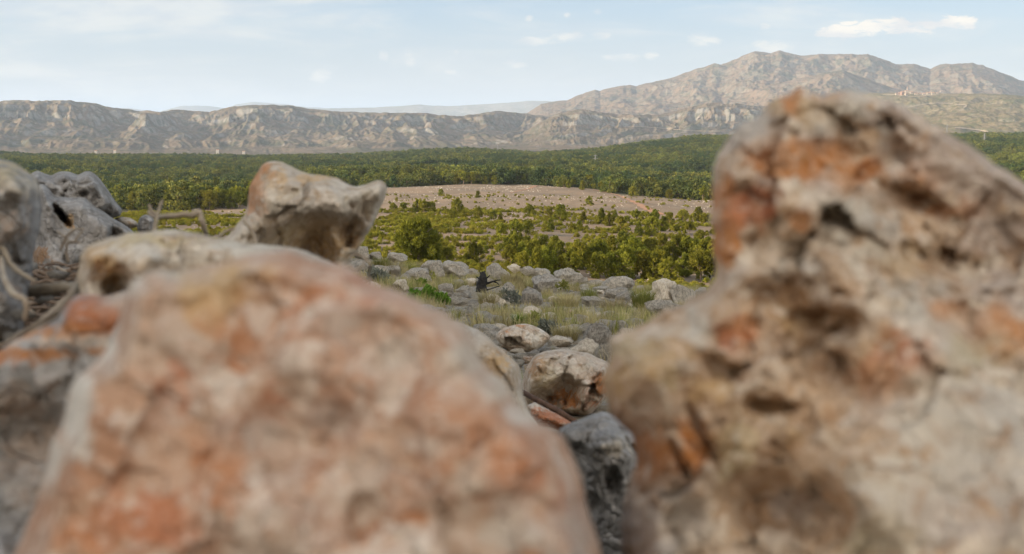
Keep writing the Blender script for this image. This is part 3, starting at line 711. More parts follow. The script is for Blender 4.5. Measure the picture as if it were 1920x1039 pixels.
BL = [
 (657,692,464,487,'grey boulder just right of the upright rock foot, top left of the slope',M_boul),
 (690,716,474,488,'low grey rock behind the green tuft at the top of the slope',M_boul),
 (722,762,476,492,'long flat grey rock behind the tall grass at the top of the slope',M_boul),
 (655,692,490,518,'dark grey rock behind the curled twigs',M_bdark),
 (788,833,491,522,'left half of the long pitted grey boulder under the large round pine',M_boul),
 (822,877,493,521,'right half of the long pitted grey boulder under the large round pine',M_boul),
 (724,750,499,515,'grey rock left of the pale wedge shaped rock',M_boul),
 (756,808,506,532,'pale wedge shaped rock below the long pitted boulder',M_boul),
 (736,765,526,546,'bright square whitish rock near the left rock edge',M_white),
 (768,803,540,552,'pale flat rock beside the bright green plants',M_boul),
 (750,772,515,530,'grey rock above the bright square rock',M_bdark),
 (822,850,533,553,'slanting pale rock left of the charred stump',M_boul),
 (852,879,538,549,'low pale rock left of the foot of the charred stump',M_boul),
 (850,870,525,534,'small grey rock left of the charred stump',M_boul),
 (834,860,556,571,'round grey rock in the rubble patch',M_boul),
 (860,878,562,573,'small pale rock right of the round one in the rubble patch',M_boul),
 (818,838,560,572,'pale rock at the left of the rubble patch',M_boul),
 (878,903,567,585,'broken grey rock below the dry grass tuft',M_bdark),
 (901,923,570,583,'grey rock right of the broken one below the dry tuft',M_boul),
 (922,940,566,577,'small grey rock below the silvery leafy plant',M_boul),
 (893,925,594,610,'pale rounded rock above the rusty topped boulder',M_boul),
 (868,890,602,614,'grey rock at the edge of the big stained rock',M_bdark),
 (913,955,496,526,'grey boulder right behind the charred stump',M_boul),
 (951,975,496,509,'small bright white rock on top of the row of boulders',M_white),
 (972,1003,501,515,'grey rock right of the bright white one in the row',M_boul),
 (932,964,532,554,'grey split rock right of the charred branches',M_boul),
 (978,1017,542,578,'pointed dark grey rock in the grass, centre of the slope',M_bdark),
 (980,1020,578,600,'whitish rounded rock behind the fresh green grass',M_white),
 (1016,1044,587,602,'cream rock right of the whitish rounded one',M_white),
 (997,1032,505,523,'pale rounded rock left of the dark rough boulder',M_boul),
 (1001,1055,517,549,'dark rough rounded boulder in the row',M_bdark),
 (1042,1091,506,536,'tall grey boulder with a white patch in the row',M_boul),
 (1084,1103,521,537,'grey rock at the right foot of the tall boulder',M_boul),
 (1099,1132,526,540,'low flat grey rock between the tall and the broad boulder',M_boul),
 (1128,1190,521,549,'broad smooth grey boulder in the row below the pine thicket',M_boul),
 (1112,1144,538,550,'small grey rock in front of the broad smooth boulder',M_boul),
 (1134,1180,543,562,'flat grey rock in front of the broad smooth boulder, left of the dark tuft',M_boul),
 (1087,1109,534,544,'little grey rock below the foot of the tall boulder',M_boul),
 (1192,1208,536,545,'little pale rock behind the dark green tuft',M_boul),
 (1224,1274,528,570,'large whitish fractured boulder, left block',M_white),
 (1258,1303,538,572,'large whitish fractured boulder, right block',M_boul),
 (1303,1326,541,564,'pale rock beside the edge of the huge brown rock',M_boul),
 (1212,1264,565,593,'low pitted whitish rock below the fractured boulder',M_boul),
 (1244,1292,572,596,'pale rock at the edge of the brown rock below the fractured boulder',M_boul),
 (1062,1081,583,597,'small pinkish rock in the dry grass',M_rb0),
 (1074,1102,591,607,'grey rock right of the pinkish one',M_boul),
 (1052,1078,598,610,'low grey rock below the pinkish one',M_boul),
 (1112,1140,606,619,'grey rock behind the dark angular boulder',M_bdark),
 (1091,1113,607,626,'pale grey rock left of the dark angular boulder',M_boul),
 (1142,1177,602,624,'grey slab right of the dark angular boulder',M_boul),
 (1164,1186,616,629,'pale rock at the left tip of the brown rock',M_white),
 (1166,1178,587,597,'tiny white rock in the grass right of centre',M_white),
 (1093,1146,609,657,'dark grey angular boulder above the gap',M_bdark),
 (1117,1150,646,678,'grey rock below the dark angular boulder',M_boul),
 (1140,1172,655,690,'pale rock half hidden by the brown rock edge',M_boul),
]
for (a, b, c, d, lb, mt) in BL: rock_box(a, b, c, d, lb, mt)
# the larger rocks right before the gap
rock_box(1030, 1073, 633, 652, 'flat white stone right of the rust topped boulder', M_white, name='stone', var=4)
rock_box(1064, 1122, 640, 674, 'flat cream slab behind the big reddish boulder', M_white, name='stone', var=1)
for k, (a, b, c, d) in enumerate(((940,968,646,658),(955,985,656,667),(962,990,664,676),(978,1005,670,684),(988,1012,658,668),(1000,1030,652,664),(965,984,676,690),(984,1008,684,700),(1028,1050,650,662),(1046,1068,654,666),
                     (905,935,640,655),(925,950,655,668),(944,962,668,682),(1006,1024,664,676))):
    lbt = 'small flat stone'; RANKED.append(((a+b)/2, None, lbt, 'of the heap under the rust topped boulder'))
    RANKED[-1] = (RANKED[-1][0], rock_box(a, b, c, d, 'stone', random.choice((M_boul, M_rb0, M_white, M_bdark)), name='stone', group='stones of the tumbled heap', cat='stone', sink=.15), RANKED[-1][2], RANKED[-1][3])
# scattered small stones
cnt = 0; rs = np.random.default_rng(77)
while cnt < 290:
    u = rs.uniform(650, 1330); v = rs.uniform(490, 690)**1.0
    g, D = ground_hit(u, v, 4, 34)
    r0 = math.hypot(g.x, g.y)
    if r0 > 32 or r0 < 4.5: continue
    rubble = math.exp(-(((u-880)/60)**2+((v-575)/28)**2))
    if fbm(p3(np.array([g.x/2.]), np.array([g.y/2.])), 3, 44)[0] < -.02-.6*rubble: continue
    s_ = (rs.uniform(.03, .085) if rs.uniform() < .8 else rs.uniform(.08, .17))*(.7+r0/30)
    o = bpy.data.objects.new('stone', mesh_with(BV[int(rs.integers(9))], [M_boul, M_boul, M_white, M_bdark][int(rs.integers(4))])); S.collection.objects.link(o)
    o.location = (g.x, g.y, g.z+s_*.22); o.scale = (s_, s_*rs.uniform(.7, 1.2), s_*rs.uniform(.7, 1.1)); o.rotation_euler = (0, rs.uniform(-.2,.2), rs.uniform(0, 6.28))
    tag(o, 'small pale stone scattered among the dry grass of the rocky slope', 'stone', 'small stones scattered on the slope'); cnt += 1
# pale stones strewn over the plateau
SV = []
for i in range(4):
    V, Fc = boulder_verts(2, 700+i); SV.append(mesh_obj('field_stone', V, Fc, M_boul, link=False))
x, y, rs = polar_points(13000, 45, 400, -34, 34, 19)
kp = (forest_mask(x, y) < .4) & (fbm(p3(x/18., y/18.), 4, 91) > .05+.25*rs.uniform(-1, 1, len(x))); x = x[kp]; y = y[kp]
scatter('field_stones', np.stack([x, y, height(x, y)], 1), rs.uniform(.04, .15, len(x))*(.7+np.hypot(x, y)/500), coll('stone_variants', SV), 'pale stones strewn over the bare field and scrub', 'stones')
x, y, rs = polar_points(11000, 3.6, 34, -48, 46, 29)
kp = fbm(p3(x/1.5, y/1.5), 3, 93) > -.1; x = x[kp]; y = y[kp]
SV2 = []
for i in range(4):
    V, Fc = boulder_verts(3, 720+i); SV2.append(mesh_obj('pebble', V, Fc, M_boul, link=False))
scatter('gravel', np.stack([x, y, height(x, y)], 1), rs.uniform(.012, .045, len(x)), coll('pebble_variants', SV2), 'stone chips and gravel between the grass of the slope', 'gravel')

# ------------------------------------------------------------------ grass
def tuft_mesh(seed, n, h, spread, wd, mat, name, curl=.35):
    rs = np.random.default_rng(seed); V = []; Fs = []; T = []
    for k in range(n):
        a = rs.uniform(0, 6.28); q = rs.uniform(0, 1)**.7*spread*.35; b = np.array([math.cos(a)*q, math.sin(a)*q, -.02])
        a2 = a+rs.normal(0, .7); out = np.array([math.cos(a2), math.sin(a2), 0]); hh = h*rs.uniform(.45, 1.15); ln = rs.uniform(.05, 1)*curl*hh+spread*.15
        s = np.array([-out[1], out[0], 0])*wd
        m1 = b+out*ln*.3+np.array([0,0,hh*.55]); m2 = b+out*ln+np.array([0,0,hh])
        i = len(V); V += [b-s, b+s, m1+s*.7, m1-s*.7, m2]; Fs += [(i, i+1, i+2, i+3), (i+3, i+2, i+4)]; t = rs.uniform(0, 1); T += [t]*5
    o = mesh_obj(name, V, Fs, mat, link=False, smooth=False); attr(o, 'tone', T); return o
GT = [tuft_mesh(800+i, 46, rs.uniform(.09,.19), rs.uniform(.16,.3), .0028, M_ggrass if i == 6 else M_grass, 'dry_tuft') for i in range(7)]
x, y, rs = polar_points(30000, 4.2, 36, -48, 46, 33)
gm = fbm(p3(x/1.9, y/1.9), 4, 35)
uu = CX+F*x/y; vv = HORIZON-F*height(x, y)/y
rub = np.exp(-(((uu-885)/55)**2+((vv-578)/24)**2))+np.exp(-(((uu-1000)/90)**2+((vv-680)/35)**2))
kp = (gm-rub*1.1 > -.05); x = x[kp]; y = y[kp]
scatter('grass', np.stack([x, y, height(x, y)], 1), rs.uniform(.5, 1.35, len(x)), coll('tuft_variants', GT), 'dry straw coloured grass growing between the stones of the slope', 'grass')
def plant(u, v, hpx, wpx, mat, label, name='shrub', cat='shrub', seed=0, n=260, wd=.004, curl=.4, kind_='tuft'):
    g, D = ground_hit(u, v, 4, 34); h = hpx*D/F; w_ = wpx*D/F
    if kind_ == 'tuft': o = tuft_mesh(seed, n, h, w_, wd, mat, name, curl)
    else:
        r2 = np.random.default_rng(seed)
        lob = [(r2.uniform(-.3,.3)*w_, r2.uniform(-.3,.3)*w_, r2.uniform(.2,.7)*h, r2.uniform(.18,.3)*w_) for _ in range(8)]
        V, Q, T = crown_mesh(lob, n//6, 6, .10*h+.03, .012, .8, r2); o = mesh_obj(name, V, Q, mat, link=False, smooth=False); attr(o, 'tone', T)
    S.collection.objects.link(o); o.location = (g.x, g.y, g.z); return tag(o, label, cat)
plant(828, 575, 26, 34, M_green, 'bright green leafy plant at the edge of the big stained rock, lowest of three', seed=1, n=900, kind_='leaf')
plant(805, 562, 22, 36, M_green, 'bright green leafy plant, middle of three beside the stained rock', seed=2, n=900, kind_='leaf')
plant(790, 540, 18, 20, M_green, 'bright green leafy plant, topmost of three beside the bright square rock', seed=3, n=600, kind_='leaf')
plant(775, 566, 20, 30, M_green, 'bright green leafy plant half hidden by the stained rock edge', seed=4, n=600, kind_='leaf')
plant(715, 500, 20, 46, M_ggrass, 'green grass tuft at the top left of the slope', 'grass_tuft', 'grass', 5, 420)
plant(770, 512, 22, 40, M_ggrass, 'olive green tuft left of the long pitted boulder', 'grass_tuft', 'grass', 6, 420)
plant(738, 512, 26, 40, M_grass, 'tall straw coloured grass between two green tufts', 'grass_tuft', 'grass', 7, 300)
plant(712, 535, 34, 44, M_sage, 'grey leafed bush behind the stained rock edge', 'shrub', 'shrub', 8, 900, kind_='leaf')
plant(690, 520, 24, 30, M_sage, 'grey leafed bush near the curled twigs', 'shrub', 'shrub', 18, 700, kind_='leaf')
plant(800, 534, 20, 40, M_ggrass, 'brownish green bush right of the bright square rock', 'shrub', 'shrub', 9, 500, kind_='leaf')
plant(1205, 576, 38, 52, M_ggrass, 'dark olive rush tuft left of the fractured boulder', 'grass_tuft', 'grass', 10, 620)
plant(1105, 566, 28, 40, M_ggrass, 'round olive green tuft below the row of boulders', 'grass_tuft', 'grass', 11, 520)
plant(918, 572, 30, 56, M_grass, 'wide dry grass tuft below the charred stump', 'grass_tuft', 'grass', 12, 640)
plant(955, 570, 22, 46, M_sage, 'silvery leafy plant right of the wide dry tuft', 'shrub', 'shrub', 13, 700, kind_='leaf')
plant(975, 610, 26, 42, M_green, 'fresh green grass in front of the whitish rounded rock', 'grass_tuft', 'grass', 14, 300, curl=.5)
plant(1003, 612, 22, 34, M_ggrass, 'green weed right of the fresh green grass', 'shrub', 'shrub', 15, 420, kind_='leaf')
plant(1060, 640, 34, 60, M_grass, 'tall dry grass behind the flat white stone', 'grass_tuft', 'grass', 16, 620)
plant(1030, 628, 26, 46, M_sage, 'grey green plant right of the rust topped boulder', 'shrub', 'shrub', 17, 420, kind_='leaf')
plant(1010, 545, 30, 60, M_grass, 'pale dry grass round the dark rough boulder', 'grass_tuft', 'grass', 19, 500)
plant(965, 535, 30, 60, M_grass, 'pale dry grass right of the charred branches', 'grass_tuft', 'grass', 20, 500)
plant(1150, 585, 26, 70, M_grass, 'dry grass patch right of centre on the slope', 'grass_tuft', 'grass', 21, 560)
plant(1060, 575, 26, 70, M_grass, 'dry grass patch below the row of boulders', 'grass_tuft', 'grass', 22, 560)
plant(850, 545, 22, 60, M_grass, 'dry grass patch left of the charred stump', 'grass_tuft', 'grass', 23, 500)
plant(1055, 548, 22, 30, M_bark and M_ggrass, 'dark bushy clump between the dark and the tall boulder', 'shrub', 'shrub', 24, 420, kind_='leaf')

# charred stump
g, D = ground_hit(903, 549, 4, 34); k = D/F
st = empty('tree_stump', g); tag(st, 'black charred tree stump with broken branches on the rocky slope', 'stump')
def sp(pts): return [((u_-903)*k, dy*k, (549-v_)*k) for (u_, v_, dy) in pts]
v_, f_ = tube([tuple(p) for p in curve_pts(sp([(903,556,0),(902,545,0),(904,532,1),(906,520,-1),(905,509,0)]), 14)], list(np.interp(np.linspace(0,1,14), [0,.3,.7,.92,1], [9,9.5,8,5,2])*k), 12, 3, .16)
mesh_obj('trunk', v_, f_, M_char, st)
for pts, r0, r1 in (([(906,535,0),(918,530,2),(930,526,0),(939,525,2)], 2.6, .8), ([(905,529,0),(913,521,-2),(919,516,0)], 2.5, .8), ([(902,526,0),(896,521,2),(893,519,0)], 2.0, .7),
                    ([(906,546,4),(920,543,8),(930,540,10),(938,538,12)], 2.0, .6), ([(905,515,0),(908,511,0),(909,507,0)], 2.2, .8), ([(903,515,0),(901,512,0),(899,507,0)], 1.8, .6), ([(926,528,1),(932,531,3),(936,535,5)], 1.6, .6)):
    q = curve_pts(sp(pts), 9); v_, f_ = tube([tuple(p) for p in q], list(np.linspace(r0, r1, 9)*k), 7, int(r0*10), .15); mesh_obj('branch', v_, f_, M_char, st)
g, D = ground_hit(885, 605, 4, 34); kk = D/F
v_, f_ = tube([(-.9*20*kk*.5,0,0),(-10*kk,0,14*kk),(0,0,16*kk),(8*kk,0,6*kk),(14*kk,0,-4*kk)], [1.1*kk]*5, 5)
o = mesh_obj('twig', v_, f_, M_twig); o.location = g; tag(o, 'thin arched brown twig beside the rubble patch on the slope', 'twig')

# ------------------------------------------------------------------ red track on the field
def strip(name, pts, wpx, mat, lift=.06):
    C = curve_pts([(u_, v_, w_) for (u_, v_), w_ in zip(pts, wpx)], 60); L = []
    W3 = [ground_hit(c[0], c[1], 40)[0] for c in C]
    V = []
    for i, p in enumerate(W3):
        t = (W3[min(i+1, 59)]-W3[max(i-1, 0)]); t.z = 0; t.normalize(); s = Vector((t.y, -t.x, 0))*C[i][2]
        for m in (-1, -.33, .33, 1):
            q = p+s*m*(1+.3*math.sin(i*1.7+m)); V.append((q.x, q.y, gz(q.x, q.y)+lift))
    Fs = [(i*4+j, i*4+j+1, i*4+j+5, i*4+j+4) for i in range(59) for j in range(3)]
    o = mesh_obj(name, V, Fs, mat); return tag(o, kind='structure')
strip('path', [(1118,357),(1135,361),(1158,366),(1180,375),(1200,385),(1218,394),(1240,403)], [.35,.4,.5,.65,.8,.95,.7], M_path)
strip('path', [(958,362),(975,358),(992,354),(1006,349)], [.3,.4,.4,.9], M_path)

# ------------------------------------------------------------------ foreground rocks (outline, distance, real thickness and relief)
def traced_rock(label, poly, D, T, Tb, mat, s=9, bevel=90, edge=5, rough=.004, cellsz=.035, cellamp=.25, relief=(), tints=(), tilt=(0, 0), seed=1, name='rock', cat='rock', crack=0.0, group=None, pits=0.0, terr=0.0, calm=(), tint_gain=1.0):
    P = np.array(poly, float); n = len(P); B = []
    for i in range(n):
        a, b = P[i], P[(i+1) % n]; m = max(1, int(np.linalg.norm(b-a)/s))
        for k in range(m): B.append(a+(b-a)*k/m)
    B = np.array(B)
    # soften the corners a little, then roughen the outline
    for _ in range(2): B = B*.5+.25*(np.roll(B, 1, 0)+np.roll(B, -1, 0))
    tg = np.roll(B, -1, 0)-np.roll(B, 1, 0); nn = np.stack([tg[:,1], -tg[:,0]], 1); nn /= np.linalg.norm(nn, axis=1)[:,None]
    q = p3(B[:,0], B[:,1])
    B = B+nn*(fbm(q/60., 4, seed)*edge+fbm(q/16., 3, seed+1)*edge*.45)[:,None]
    lo, hi = B.min(0), B.max(0); rs = np.random.default_rng(seed)
    gx, gy = np.meshgrid(np.arange(lo[0], hi[0], s), np.arange(lo[1], hi[1], s*.87)); gx = gx+(np.arange(gx.shape[0]) % 2)[:,None]*s*.5
    G = np.stack([gx.ravel(), gy.ravel()], 1)+rs.uniform(-.22, .22, (gx.size, 2))*s
    def edist(G):
        out = np.full(len(G), 1e9); ins = np.zeros(len(G), bool)
        A = B; C = np.roll(B, -1, 0)
        for a, c in zip(A, C):
            e = c-a; t = np.clip(((G-a)@e)/max(e@e, 1e-9), 0, 1); d = G-a-t[:,None]*e; out = np.minimum(out, (d*d).sum(1))
            if a[1] != c[1]:
                cr = ((a[1] > G[:,1]) != (c[1] > G[:,1])); xi = (c[0]-a[0])*(G[:,1]-a[1])/(c[1]-a[1])+a[0]; ins ^= cr & (G[:,0] < xi)
        return np.sqrt(out), ins
    d, ins = edist(G); G = G[ins & (d > s*.5)]
    pts = np.vstack([B, G]); nb = len(B)
    r = delaunay_2d_cdt([Vector(p) for p in pts], [(i, (i+1) % nb) for i in range(nb)], [], 1, 1e-5)
    pts = np.array([v[:] for v in r[0]]); tri = np.array([f for f in r[2] if len(f) == 3]); orig = r[3]
    dist, _ = edist(pts); bd = dist < 1e-2
    def offs(pts, dist, T, w, sgn):
        t = np.clip(dist/w, 0, 1); prof = np.sqrt(np.clip(1-(1-t)**2.2, 0, 1))**1.15
        k = np.clip(dist/18., 0, 1)
        for (u_, v_, rd) in calm: k = k*(1-.8*np.exp(-(((pts[:,0]-u_)**2+(pts[:,1]-v_)**2)/rd**2)))
        px = D/F; W = np.stack([pts[:,0]*px, pts[:,1]*px, np.full(len(pts), 3.7*seed+sgn)], 1)
        o = T*prof
        h, b = cells(W/cellsz+fbm(W/cellsz*1.5, 2, seed+3)[:,None]*.3, seed+4); o = o+h*cellamp*cellsz*k
        if crack: o = o-crack*np.exp(-(b/.07)**2)*k
        h2, b2 = cells(W/(cellsz*.38), seed+8); o = o+h2*cellamp*.7*cellsz*.38*k
        o = o+fbm(W/(cellsz*1.2), 6, seed+5, .55)*rough*k+fbm(W/(cellsz*.5), 4, seed+6, .6, True)*rough*.5*k
        if terr:
            lg = fbm(W/(cellsz*1.1), 4, seed+15, .5)*4.5; fl = np.floor(lg); o = o+terr*(fl+smst(lg-fl, .0, .3)-lg*.4)*k
        if pits:
            pn = fbm(W/(cellsz*.35), 3, seed+12); o = o-pits*smst(pn, .12, .45)*k
        o = o+((pts[:,0]-P[:,0].mean())*tilt[0]+(pts[:,1]-P[:,1].mean())*tilt[1])*px*np.clip(dist/w, 0, 1)
        if sgn < 0:
            for rl in relief:
                u_, v_, off, rd = rl[:4]; an, asp = (rl[4:] if len(rl) > 4 else (0, 1)); an = R(an)
                wq = fbm(p3(pts[:,0]/(rd*.8), pts[:,1]/(rd*.8)), 3, seed+40)*rd*.35
                dx = pts[:,0]-u_+wq; dy = pts[:,1]-v_-wq; a_ = (dx*math.cos(an)+dy*math.sin(an))/asp; b_ = -dx*math.sin(an)+dy*math.cos(an)
                o = o-off*smst(1.45-np.sqrt(a_*a_+b_*b_)/rd, 0, .9)*np.clip(dist/30., 0, 1)
        return np.where(dist < 1e-2, 0, o)
    of = offs(pts, dist, T, bevel, -1.)
    dirs = np.stack([(pts[:,0]-CX)/F, np.zeros(len(pts)), -(pts[:,1]-CY)/F], 1); c_, s_ = math.cos(PITCH), math.sin(PITCH)
    dv = np.stack([dirs[:,0], c_+dirs[:,2]*s_, -s_+dirs[:,2]*c_], 1)
    Vf = dv*(D-np.minimum(of, D*.72))[:,None]
    ob = offs(pts, dist, Tb, bevel*1.3, 1.)
    Vb = dv*(D+ob)[:,None]
    keep = ~bd; mp = np.arange(len(pts)); mp[keep] = len(pts)+np.arange(keep.sum())
    V = np.vstack([Vf, Vb[keep]]); cen = V.mean(0)
    Fc = np.vstack([tri, mp[tri][:, ::-1]])
    # faces towards the camera
    a, b, c = (Vf[tri[0][i]] for i in range(3)); nrm = np.cross(b-a, c-a)
    if nrm@dv[tri[0][0]] > 0: Fc = Fc[:, ::-1]
    o = mesh_obj(name, V-cen, Fc, mat); o.location = cen
    col = np.zeros((len(pts), 4)); wsum = np.zeros(len(pts)); al = np.zeros(len(pts))
    for (u_, v_, ru, rv, cc, aa) in tints:
        ws = 26 if pts[:,0].max()-pts[:,0].min() > 400 else 8; jx = pts[:,0]+fbm(p3(pts[:,0]/ws/1.5, pts[:,1]/ws/1.5), 4, seed+20)*ws; jy = pts[:,1]+fbm(p3(pts[:,0]/ws/1.5, pts[:,1]/ws/1.5), 4, seed+23)*ws
        g = np.exp(-(((jx-u_)/ru)**2+((jy-v_)/rv)**2)); col[:, :3] += g[:,None]*np.array(cc)*np.array(WARM); wsum += g; al = np.maximum(al, g**.7*aa)
    if tints: col[:, :3] /= np.maximum(wsum, 1e-9)[:,None]
    col[:,3] = np.clip(al*tint_gain, 0, 1.3)
    attr(o, 'tint', np.vstack([col, col[keep]]), 'FLOAT_COLOR')
    return tag(o, label, cat, group)
RU = (.47,.24,.135); OR = (.52,.235,.085); RD = (.48,.21,.12); TN = (.53,.38,.22); GR = (.52,.49,.46); WH = (.66,.65,.63); CR = (.52,.46,.33); PG = (.44,.38,.35); BR = (.30,.19,.11); LG = (.58,.55,.50)
# R1 big red stained rock
traced_rock('big orange and grey stained rock filling the lower left, nearest to the viewer',
 [(198,655),(228,590),(246,530),(300,500),(330,512),(404,492),(455,480),(490,473),(536,467),(577,481),(612,490),(654,500),(700,530),(769,553),(826,585),(878,617),(893,668),(947,716),(976,762),(1005,789),(1051,815),(1074,853),(1088,901),(1096,941),(1116,993),(1135,1060),(1150,1240),(0,1240),(-10,1120),(30,1035),(62,955),(92,865),(116,785),(140,711)],
 .365, .055, .16, M_near, s=8, bevel=60, tint_gain=1.0, edge=6, rough=.0045, cellsz=.05, cellamp=.16, seed=3, tilt=(.04,.30), terr=.0018,
 relief=[(610,690,-.008,90),(560,800,.008,80),(700,640,.004,60),(380,600,-.006,80),(900,800,-.01,130),(470,960,-.006,80)],
 tints=[(700,540,90,40,RD,0.70),(800,600,60,40,RU,0.62),(450,640,90,60,RU,0.62),(330,720,70,60,RD,0.58),(560,560,70,50,RD,0.55),(950,850,110,70,RU,0.70),(1010,900,70,60,RD,0.62),(830,760,60,70,RU,0.55),(420,900,90,60,RU,0.66),(300,980,110,60,RD,0.70),
        (150,1000,90,60,RU,0.55),(580,880,70,60,RU,0.62),(700,1000,110,50,RU,0.62),(640,690,60,60,RU,0.55),(520,740,60,40,RD,0.47),(640,600,60,36,GR,.9),(560,670,70,26,WH,.7),(740,660,50,30,GR,.8),(640,780,60,60,PG,.8),(480,800,60,40,PG,.8),(520,850,50,60,GR,.8),(810,830,40,30,WH,.9),
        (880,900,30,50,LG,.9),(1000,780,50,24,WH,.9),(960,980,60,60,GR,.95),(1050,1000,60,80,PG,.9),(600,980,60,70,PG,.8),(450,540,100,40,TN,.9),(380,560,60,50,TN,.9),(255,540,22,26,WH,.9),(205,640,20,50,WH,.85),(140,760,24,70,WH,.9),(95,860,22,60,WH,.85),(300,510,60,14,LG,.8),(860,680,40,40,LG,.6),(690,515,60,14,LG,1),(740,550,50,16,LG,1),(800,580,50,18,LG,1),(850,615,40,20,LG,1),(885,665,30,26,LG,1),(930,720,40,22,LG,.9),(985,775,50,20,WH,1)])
# R2 lower left: red bands over a grey flank
traced_rock('grey rock with red and white bands at the lower left edge of the view',
 [(-60,700),(0,655),(50,625),(110,600),(122,575),(135,556),(165,548),(200,556),(235,545),(280,560),(300,700),(260,900),(200,1240),(-60,1240)],
 .56, .05, .16, M_grey, tilt=(0,.4), s=9, bevel=60, edge=5, rough=.004, cellsz=.05, cellamp=.16, seed=9,
 relief=[(60,760,.02,110),(60,900,.03,130)],
 tints=[(180,585,60,34,RD,1),(100,625,90,18,OR,.9),(0,680,60,14,RD,.8),(60,640,120,8,WH,.9),(30,665,110,14,OR,.9),(150,640,70,10,WH,.7),(60,780,120,80,PG,.7),(60,900,120,60,PG,.6),(220,560,30,20,LG,.9)])
# R3 pale flat rock
traced_rock('pale cream flat topped rock lying behind the big stained rock',
 [(143,520),(148,478),(160,462),(185,452),(240,440),(280,434),(310,430),(350,434),(395,444),(430,452),(470,457),(520,462),(560,468),(600,480),(640,498),(700,540),(640,640),(300,680),(200,620),(150,560)],
 .74, .05, .18, M_pale, s=7, bevel=40, edge=5, rough=.005, cellsz=.045, cellamp=.22, seed=14, pits=.004,
 relief=[(225,535,.035,28),(200,520,.015,30),(250,505,-.02,40),(190,470,-.008,40),(340,480,.004,60)],
 tints=[(190,500,30,40,TN,.8),(270,492,60,8,TN,.8),(330,480,100,16,WH,.7),(420,470,120,14,LG,.9),(300,450,120,12,CR,.7),(250,500,30,12,WH,.9)])
# R4 upright rock
traced_rock('upright tan and grey rock with a pointed snout to the right, standing against the forest',
 [(492,309),(512,303),(532,306),(556,318),(578,327),(604,329),(632,333),(650,344),(662,350),(688,345),(706,338),(719,340),(726,352),(722,376),(712,396),(702,418),(690,442),(672,468),(656,490),(648,520),(600,620),(480,620),(420,520),(415,450),(432,434),(446,415),(462,398),(466,372),(470,350),(478,332)],
 1.22, .09, .16, M_pale, s=4.5, bevel=34, edge=4, rough=.007, cellsz=.06, cellamp=.42, terr=.004, seed=22, pits=.008, crack=.003,
 relief=[(690,430,.05,50),(620,460,.06,60),(520,400,-.02,60),(600,390,-.02,50),(515,335,.01,30),(560,480,.05,60)],
 tints=[(478,360,14,50,OR,.85),(498,318,16,14,OR,.6),(520,340,18,18,TN,.9),(490,390,10,20,OR,.6),(600,400,50,40,GR,.9),(620,450,50,40,TN,.7),(690,380,40,30,LG,.8),(510,380,30,40,LG,.8),(560,440,60,30,CR,.7),(580,335,40,8,TN,.8)])
# R5 leftmost
traced_rock('grey boulder cut by the left edge of the picture, pale on top',
 [(-90,320),(-60,300),(0,296),(22,302),(44,318),(66,332),(76,352),(78,390),(72,430),(64,470),(62,510),(52,560),(40,640),(-90,660)],
 .95, .10, .2, M_grey, s=7, bevel=55, edge=4, rough=.006, cellsz=.06, cellamp=.25, seed=27, crack=.002, relief=[(30,340,-.03,40),(40,500,.03,50)],
 tints=[(20,315,50,20,CR,.7),(40,350,40,16,LG,.9),(20,430,40,40,PG,.5),(20,540,40,40,PG,.4)])
# R6 pitted boulder and its slab
traced_rock('grey pitted boulder with a rounded cap rising behind the leftmost rock',
 [(54,345),(56,326),(70,319),(84,326),(98,330),(106,323),(118,320),(134,323),(146,329),(156,323),(168,321),(180,328),(192,342),(203,356),(213,372),(224,386),(230,394),(226,405),(208,410),(190,402),(180,440),(120,450),(60,440)],
 2.35, .2, .3, M_grey, s=3.2, bevel=18, edge=1.8, rough=.02, cellsz=.12, cellamp=.42, seed=33, pits=.02, crack=.004,
 relief=[(158,363,.03,5,0,1.6),(128,360,.02,5,0,1.5),(208,398,.10,14),(110,340,.03,10),(180,350,-.03,16)])
traced_rock('slanting smooth grey slab with a dark cleft below the pitted boulder',
 [(70,345),(85,345),(104,368),(125,368),(160,368),(178,385),(200,402),(222,415),(240,425),(252,436),(250,450),(235,466),(200,480),(165,500),(150,530),(120,560),(60,560),(60,470)],
 2.15, .14, .35, M_grey, s=3.2, bevel=30, edge=2, rough=.010, cellsz=.12, cellamp=.16, seed=37, pits=.008,
 relief=[(117,405,.12,5.5,50,4.2),(220,440,.08,16),(65,455,.08,16),(120,490,-.02,30)],
 tints=[(75,478,20,14,BR,.8),(130,418,8,10,TN,.9)])
traced_rock('small dark grey angular stone at the right end of the slanting slab',
 [(258,418),(262,407),(272,402),(284,404),(290,412),(288,424),(292,434),(280,440),(262,438),(256,430)], 2.3, .05, .1, M_grey, s=2.5, bevel=12, edge=1.2, rough=.008, cellsz=.05, cellamp=.3, seed=41)
traced_rock('flat brownish stone between the grey cap and the small dark stone',
 [(212,410),(226,406),(244,408),(258,416),(260,426),(240,430),(222,422)], 2.4, .05, .1, M_pale, s=2.5, bevel=10, edge=1.2, rough=.008, cellsz=.05, cellamp=.3, seed=43)
